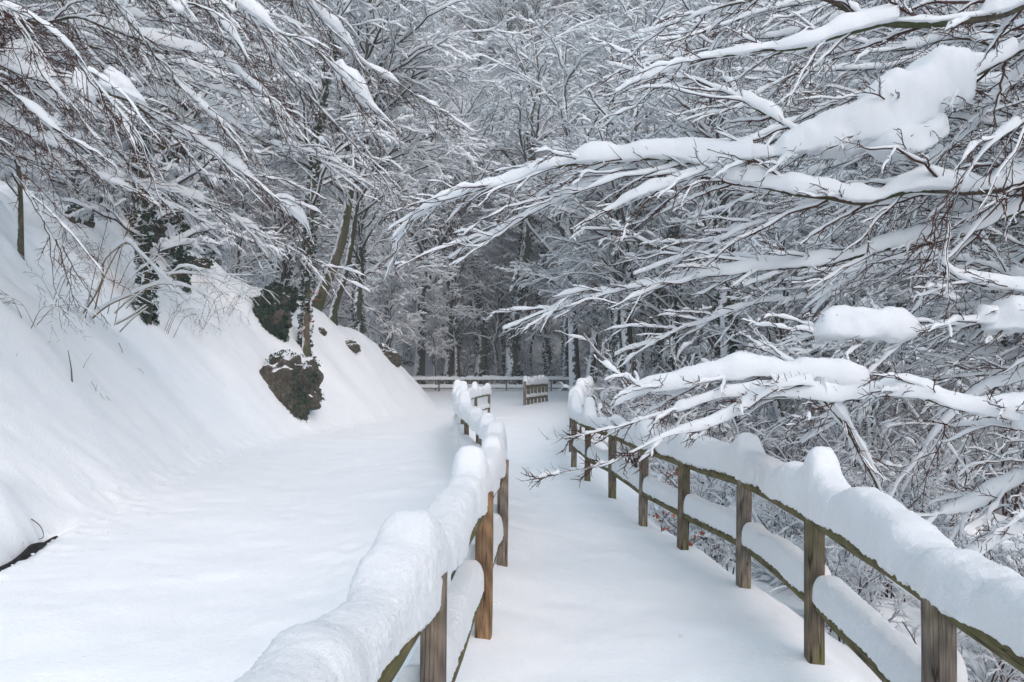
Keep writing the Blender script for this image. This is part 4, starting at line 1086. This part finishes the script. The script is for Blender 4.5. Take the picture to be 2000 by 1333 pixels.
# boughs farther back on both sides, filling the space between the near ones
RT2, r2s = near_tree([(11.0, 11.0, Hs(11.0, 11.0)-0.3), (10.8, 11.0, 2.0), (10.4, 10.9, 6.0), (10.0, 10.8, 12.0)], 0.26, 0.12,
                     "second beech deeper in the ravine, its boughs filling the gaps behind the nearer ones")
LT2, l2s = near_tree([(-11.5, 14.0, Hs(-11.5, 14.0)-0.3), (-11.2, 14.0, 8.0), (-10.8, 14.0, 11.0), (-10.2, 14.0, 15.0)], 0.26, 0.12,
                     "second beech on the left bank, its boughs hanging farther back among the nearer ones")
rb = random.Random(77)
for i in range(20):
    y0 = -60+i*43+rb.uniform(-15, 15); D = rb.uniform(7.6, 10.5); xe = rb.uniform(1130, 1560) if y0 < 560 else rb.uniform(1420, 1700)
    ye = y0+rb.uniform(-30, 190); n_ = 8; arch = rb.uniform(10, 70)
    pts = [(2100+(xe-2100)*k/(n_-1), y0+(ye-y0)*(k/(n_-1))**1.5-arch*math.sin(math.pi*k/(n_-1))+rb.uniform(-12, 12), D+0.6*k/(n_-1)) for k in range(n_)]
    z0 = P(*pts[0])[2]; j = int(np.argmin(np.abs(r2s[:, 2]-max(z0-0.6, -1))))
    limb(RT2, pts, 0.035, 0.006, [0.11, 0.12, 0.10, 0.07, 0.03], 600+i, side=1.15, per_m=6.5, ang=34, pre=[tuple(r2s[j])], bare=0.4, sl=1.1, roll=0.9)
for i in range(11):
    y0 = -200+i*48+rb.uniform(-15, 15); D = rb.uniform(9.8, 12.5); xe = rb.uniform(330, 760)
    ye = y0+rb.uniform(150, 330); n_ = 8; arch = rb.uniform(0, 40)
    pts = [(-90+(xe+90)*k/(n_-1), y0+(ye-y0)*(k/(n_-1))**1.2-arch*math.sin(math.pi*k/(n_-1))+rb.uniform(-12, 12), D+0.8*k/(n_-1)) for k in range(n_)]
    z0 = P(*pts[0])[2]; j = int(np.argmin(np.abs(l2s[:, 2]-(z0+0.6))))
    limb(LT2, pts, 0.035, 0.006, [0.12, 0.13, 0.11, 0.08, 0.03], 640+i, side=1.2, per_m=6.0, ang=30, pre=[tuple(l2s[j])], bare=0.5, sl=1.15, roll=0.9, clod=1)

# ================================================================= MID DISTANCE TREES ON THE BANK
def bank_tree(pts, seed, r0, label, sc=1.0, ivy=0, nl=20, spread=0.42, m=None, **kw):
    """trunk through photo pixels at a known distance; stands on the snow bank"""
    W = [P(*p) for p in pts]; b = W[0].copy()
    zg = Hs(b[0], b[1]); b0 = np.array([b[0], b[1], zg-0.25])
    rel = [b0-b0]+[w-b0 for w in W]
    o = tree_proto(seed, r0=r0, spread=spread, nl=nl, ivy=ivy, trunkpts=rel, m_trunk=m, **kw)
    o.location = tuple(b0); tag(o, label, "tree", "trees standing on the left bank"); return o
bank_tree([(600, 695, 24.5), (597, 640, 24.5), (600, 560, 24.5), (603, 470, 24.5), (612, 380, 24.5), (614, 300, 24.5), (628, 220, 24.5), (640, 150, 24.5), (655, 60, 24.5), (665, -60, 24.5), (670, -200, 24.5)], 501, 0.12,
          "tall ivy hung tree whose slim curving trunk rises over the big ivied rock", ivy=2200, nl=34, spread=0.46, t_low=0.30, droop=0.5, m=M_TRUNK_CLEAN)
bank_tree([(612, 600, 29), (628, 570, 29), (655, 510, 29), (672, 450, 29), (682, 380, 29), (700, 280, 29), (710, 160, 29), (722, 20, 29), (730, -120, 29)], 502, 0.23,
          "stout mossy trunk leaning right from the crest of the bank", nl=32, spread=0.48, t_low=0.32, droop=0.45, m=M_TRUNK_CLEAN)
bank_tree([(650, 610, 30), (662, 575, 30), (678, 520, 30), (690, 450, 30), (700, 380, 30), (712, 300, 30), (735, 180, 30), (760, 40, 30)], 503, 0.15,
          "second slimmer leaning trunk just right of the stout mossy one", nl=28, spread=0.50, t_low=0.34, droop=0.5, m=M_TRUNK)
bank_tree([(285, 470, 17), (282, 420, 17), (275, 330, 17), (268, 240, 17), (262, 150, 17), (255, 50, 17), (250, -80, 17)], 504, 0.10,
          "dark ivy covered trunk rising behind the hollow rock at the upper left", ivy=2200, nl=26, spread=0.42, t_low=0.15, droop=0.5)
bank_tree([(350, 420, 20), (345, 330, 20), (348, 220, 20), (360, 120, 20), (372, 20, 20), (385, -100, 20)], 505, 0.12,
          "thinner ivied trunk to the right of the dark one at the upper left", ivy=2400, nl=26, spread=0.42, t_low=0.2, droop=0.5)
bank_tree([(40, 400, 14), (36, 330, 14), (22, 250, 14), (18, 150, 14), (30, 20, 14), (40, -120, 14)], 506, 0.05,
          "slim grey trunk at the far left edge above the bank", nl=24, spread=0.42, t_low=0.2, droop=0.5, m=M_TRUNK_CLEAN)

# ================================================================= HAZEL AND LOOSE TWIGS ON THE BANK
def sticks(root, name, curves, m, snow=0.0, seed=0, shoots=0, off=None, slen=0.35):
    off = np.array(root.location if off is None else off); rng = np.random.default_rng(seed)
    b, s = Batch(), Batch()
    for (pts, r0, r1) in curves:
        S = catmull([P(*p) for p in pts], 24)[None]; R = (r0+(r1-r0)*np.linspace(0, 1, 24))[None]
        b.add(tube_arrays(S, R, 6))
        if snow:
            l = lumps(1, 24, rng, 0.3, 1.6); s.add(snow_arrays(S, (snow*0.5+R)*l**0.6, (snow+R)*l, 8))
        if shoots:
            P1, R1, L1 = grow(S, R, np.array([slen]), rng, shoots, 0.3, 1, 40, 1, 8, droop=0.25, roll=0.9, wig=0.08, rf=0.5, rmin=0.003, tip=0.4, shape=0.3)
            P2, R2, L2 = grow(P1, R1, L1, rng, 3, 0.2, 1, 38, 0.5, 5, droop=0.15, roll=0.9, wig=0.08, rf=0.7, rmin=0.0025, tip=0.5)
            b.add(tube_arrays(P1, R1, 4)); b.add(tube_arrays(P2, R2, 3))
            if snow:
                k = rng.random(len(P1)) < 0.5
                l = lumps(int(k.sum()), 8, rng, 0.2, 1.5); s.add(snow_arrays(P1[k], (snow*0.25+R1[k])*l**0.6, (snow*0.4+R1[k])*l, 6))
    b.build(name, m, root, off)
    if snow: s.build("snow_load", M_SNOW_LIMB, root, off)
g = ground_hit(170, 625); Yh = g[1]
HZ = empty("hazel_shrub", tuple(g), "bent hazel with bare tan stems arched over to the right on the left bank", "shrub")
def q(x, y): return (x/3.332, 300+y/3.332, Yh)
sticks(HZ, "stem", [([q(540, 1040), q(620, 920), q(670, 800), q(665, 740), q(690, 680), q(770, 610), q(830, 575), q(900, 640), q(1000, 740), q(1080, 820), q(1150, 870)], 0.022, 0.010)], M_HAZEL, 0.09, 1, 8, slen=0.7)
sticks(HZ, "stem", [([q(615, 1030), q(650, 880), q(690, 780), q(740, 680), q(790, 590), q(850, 470), q(905, 320), q(950, 180), q(990, 60)], 0.016, 0.006)], M_HAZEL, 0.02, 2, 10, slen=0.6)
sticks(HZ, "stem", [([q(555, 1075), q(600, 850), q(640, 680), q(700, 440), q(720, 320)], 0.009, 0.004), ([q(700, 1045), q(740, 860), q(775, 680), q(830, 480), q(880, 280), q(940, 60)], 0.008, 0.004)], M_TWIG, 0.0, 3, 8, slen=0.5)
sticks(HZ, "stem", [([q(600, 1070), q(700, 990), q(830, 930), q(1000, 860), q(1100, 850), q(1250, 880), q(1400, 960)], 0.024, 0.008)], M_HAZEL, 0.05, 4, 9, slen=0.8)
sticks(HZ, "stem", [([q(745, 1040), q(830, 960), q(900, 915)], 0.016, 0.010), ([q(755, 1110), q(850, 1060), q(955, 985)], 0.020, 0.012), ([q(780, 1160), q(860, 1080), q(965, 1000)], 0.014, 0.008), ([q(820, 1010), q(900, 920), q(1020, 830)], 0.012, 0.008)], M_HAZEL, 0.02, 5)
sticks(HZ, "stem", [([q(745, 1120), q(780, 960), q(830, 840), q(920, 750), q(1010, 700)], 0.008, 0.003), ([q(1090, 790), q(1200, 780), q(1350, 800), q(1500, 860), q(1600, 940)], 0.014, 0.004), ([q(1100, 800), q(1180, 740), q(1300, 760), q(1450, 800)], 0.010, 0.003)], M_HAZEL, 0.05, 6, 8, slen=0.8)

def loose(name, px, py, curves, m, label, shoots=0, snow=0.0, seed=1, cat="twig", group="loose twigs poking out of the snow", slen=0.3):
    g = ground_hit(px, py); e = empty(name, tuple(g), label, cat, group)
    sticks(e, "stem", [([(x, y, g[1]-0.02-k*dy) for k, (x, y) in enumerate(pts)], r0, r1) for (pts, r0, r1, dy) in curves], m, snow, seed, shoots, slen=slen)
loose("twig", 141, 745, [([(141, 750), (139, 720), (133, 685)], 0.012, 0.005, 0.0)], M_TWIG, "short dark red stick standing upright in the snow of the bank")
loose("twig", 40, 705, [([(-10, 695), (20, 700), (36, 722)], 0.005, 0.002, 0.0), ([(0, 690), (25, 705), (34, 690)], 0.004, 0.002, 0)], M_TWIG, "small forked reddish twig at the left edge of the bank")
loose("twig", 75, 1055, [([(40, 1012), (60, 1014), (80, 1030), (84, 1050), (66, 1055)], 0.005, 0.003, 0.0), ([(60, 1056), (92, 1070)], 0.004, 0.003, 0.0)], M_TWIG, "curled dark twig hanging over the gully at the lower left")
loose("twig", 250, 700, [([(232, 670), (240, 690), (244, 712)], 0.006, 0.003, 0.0), ([(235, 690), (250, 712), (275, 722)], 0.005, 0.002, 0.0)], M_TWIG, "curly thin twig on the snow below the bent hazel", shoots=4)
loose("twig", 165, 722, [([(158, 730), (168, 708), (180, 690)], 0.005, 0.002, 0.0)], M_TWIG, "pale grass like twig right of the upright red stick")
loose("twig", 195, 775, [([(178, 745), (190, 765)], 0.004, 0.002, 0), ([(195, 768), (205, 782)], 0.004, 0.002, 0), ([(208, 775), (217, 785)], 0.004, 0.002, 0), ([(186, 765), (190, 750)], 0.004, 0.002, 0)], M_TWIG, "scatter of tiny stalk ends in the snow below the red stick")
rl = random.Random(8)
for k_, (px, py, lab) in enumerate([(110, 590, "fine bare sapling bowed over the snow at the left edge, uppermost"), (60, 640, "fine bare sapling bowed over the snow at the left edge, lower"), (390, 640, "thin twiggy sapling on the bank right of the bent hazel"),
                        (330, 655, "thin twiggy sapling below the bent hazel"), (450, 620, "thin twiggy sapling left of the halfway ivied rock"), (120, 520, "thin bare sapling on the bank under the left beech boughs"), (225, 560, "thin bare sapling beside the hazel stems"), (430, 560, "thin snowy sapling just left of the crest rocks")]):
    cs = []
    for j in range(4):
        x0, y0 = px+rl.uniform(-12, 12), py+rl.uniform(-6, 6); dx = rl.choice((-1, 1, 1))*rl.uniform(60, 130); dy = rl.uniform(30, 70)
        cs.append(([(x0, y0), (x0+dx*0.3, y0-dy), (x0+dx*0.7, y0-dy*1.1), (x0+dx, y0-dy*0.5)], 0.006, 0.002, 0.1))
    loose("bare_sapling", px, py, cs, M_TWIG, lab, shoots=9, seed=60+k_, cat="sapling", group="thin saplings on the bank", snow=0.015, slen=0.5)
# dead beech leaves still hanging
def leafspray(px, py, Y, n, rad, label, seed):
    rng = np.random.default_rng(seed); c = P(px, py, Y)
    e = empty("dead_leaf_spray", tuple(c), label, "leaves", "sprays of dead beech leaves")
    st = catmull([c+np.array([0, 0.1, -rad*2]), c, c+np.array([rad*0.8, 0, rad*0.6])], 10)[None]; R = np.full((1, 10), 0.004)
    P1, R1, L1 = grow(st, R, np.array([rad*1.6]), rng, 10, 0.3, 1, 50, 1, 5, roll=1.5, wig=0.1, rmin=0.002)
    b = Batch(); b.add(tube_arrays(st, R, 4)); b.add(tube_arrays(P1, R1, 3)); b.build("twigs", M_TWIG, e, c)
    C_ = P1[rng.integers(0, len(P1), n), rng.integers(1, 5, n)]+rng.normal(0, 0.012, (n, 3))-c
    v, f = leaves(C_, 0.028, rng); make_obj("leaves", v, f, M_DEADLEAF, e, smooth=False)
leafspray(606, 585, 24.1, 90, 0.45, "orange dead leaves hanging beside the ivy hung trunk over the bank rocks", 1)
leafspray(592, 640, 24.0, 50, 0.30, "a few orange dead leaves lower down the ivy hung trunk", 2)
leafspray(1295, 1015, 8.2, 30, 0.2, "orange dead leaves in the ravine seen between the rails of the right fence", 3)
leafspray(1300, 940, 8.6, 30, 0.16, "brown dead leaves behind the upper rail of the right fence", 4)
leafspray(1352, 1065, 7.2, 16, 0.10, "tiny red leaves beside the fence post in the ravine", 5)

# crumbs of snow rolled down to the foot of the bank and dropped from the boughs
def clods(name, pts, sizes, label, seed):
    rng = np.random.default_rng(seed); v0, f0 = ico(1); V_, F_ = [], []
    for (x, y), r in zip(pts, sizes):
        d = 1+0.25*rng.normal(0, 1, len(v0)).clip(-1, 1)
        V_.append(v0*d[:, None]*r*np.array([1, 1, 0.6])+np.array([x, y, Hs(x, y)+r*0.25])); F_.append(f0+len(v0)*(len(V_)-1))
    tag(make_obj(name, np.concatenate(V_), np.concatenate(F_), M_SNOW_CAP), label, kind="stuff")
rc = np.random.default_rng(5); pts = []; sz = []
for i in range(260):
    y = rc.uniform(4.5, 26); x = float(np.interp(y, [p[0] for p in FOOT], [p[1] for p in FOOT]))+rc.normal(0.05, 0.28)+abs(rc.normal(0, 0.10)); pts.append((x, y)); sz.append(rc.uniform(0.005, 0.022)*(1 if rc.random() > .08 else 1.6))
for i in range(90):
    y = rc.uniform(2.5, 20); x = rc.uniform(-4, 1.3); pts.append((x, y)); sz.append(rc.uniform(0.004, 0.014))
clods("snow_crumbs", pts, sz, "crumbs of snow scattered on the road and along the foot of the bank", 3)


# ================================================================= HAZE
zmin = float(GZ.min())-1.0
hv = np.array([(x, y, z) for x in (-143, 143) for y in (-63, 213) for z in (zmin, 132)], float)
hf = np.array([[0, 1, 3, 2], [4, 6, 7, 5], [0, 4, 5, 1], [2, 3, 7, 6], [0, 2, 6, 4], [1, 5, 7, 3]])
M_HAZE = bpy.data.materials.new("haze"); M_HAZE.use_nodes = True
hn = M_HAZE.node_tree; hn.nodes.clear()
ho = hn.nodes.new("ShaderNodeOutputMaterial"); pv = hn.nodes.new("ShaderNodeVolumePrincipled")
pv.inputs["Color"].default_value = (0.90, 0.93, 0.96, 1); pv.inputs["Density"].default_value = 0.0014
hn.links.new(pv.outputs[0], ho.inputs["Volume"])
tag(make_obj("haze", hv, hf, M_HAZE, smooth=False), "thin pale winter haze filling the valley", kind="stuff")
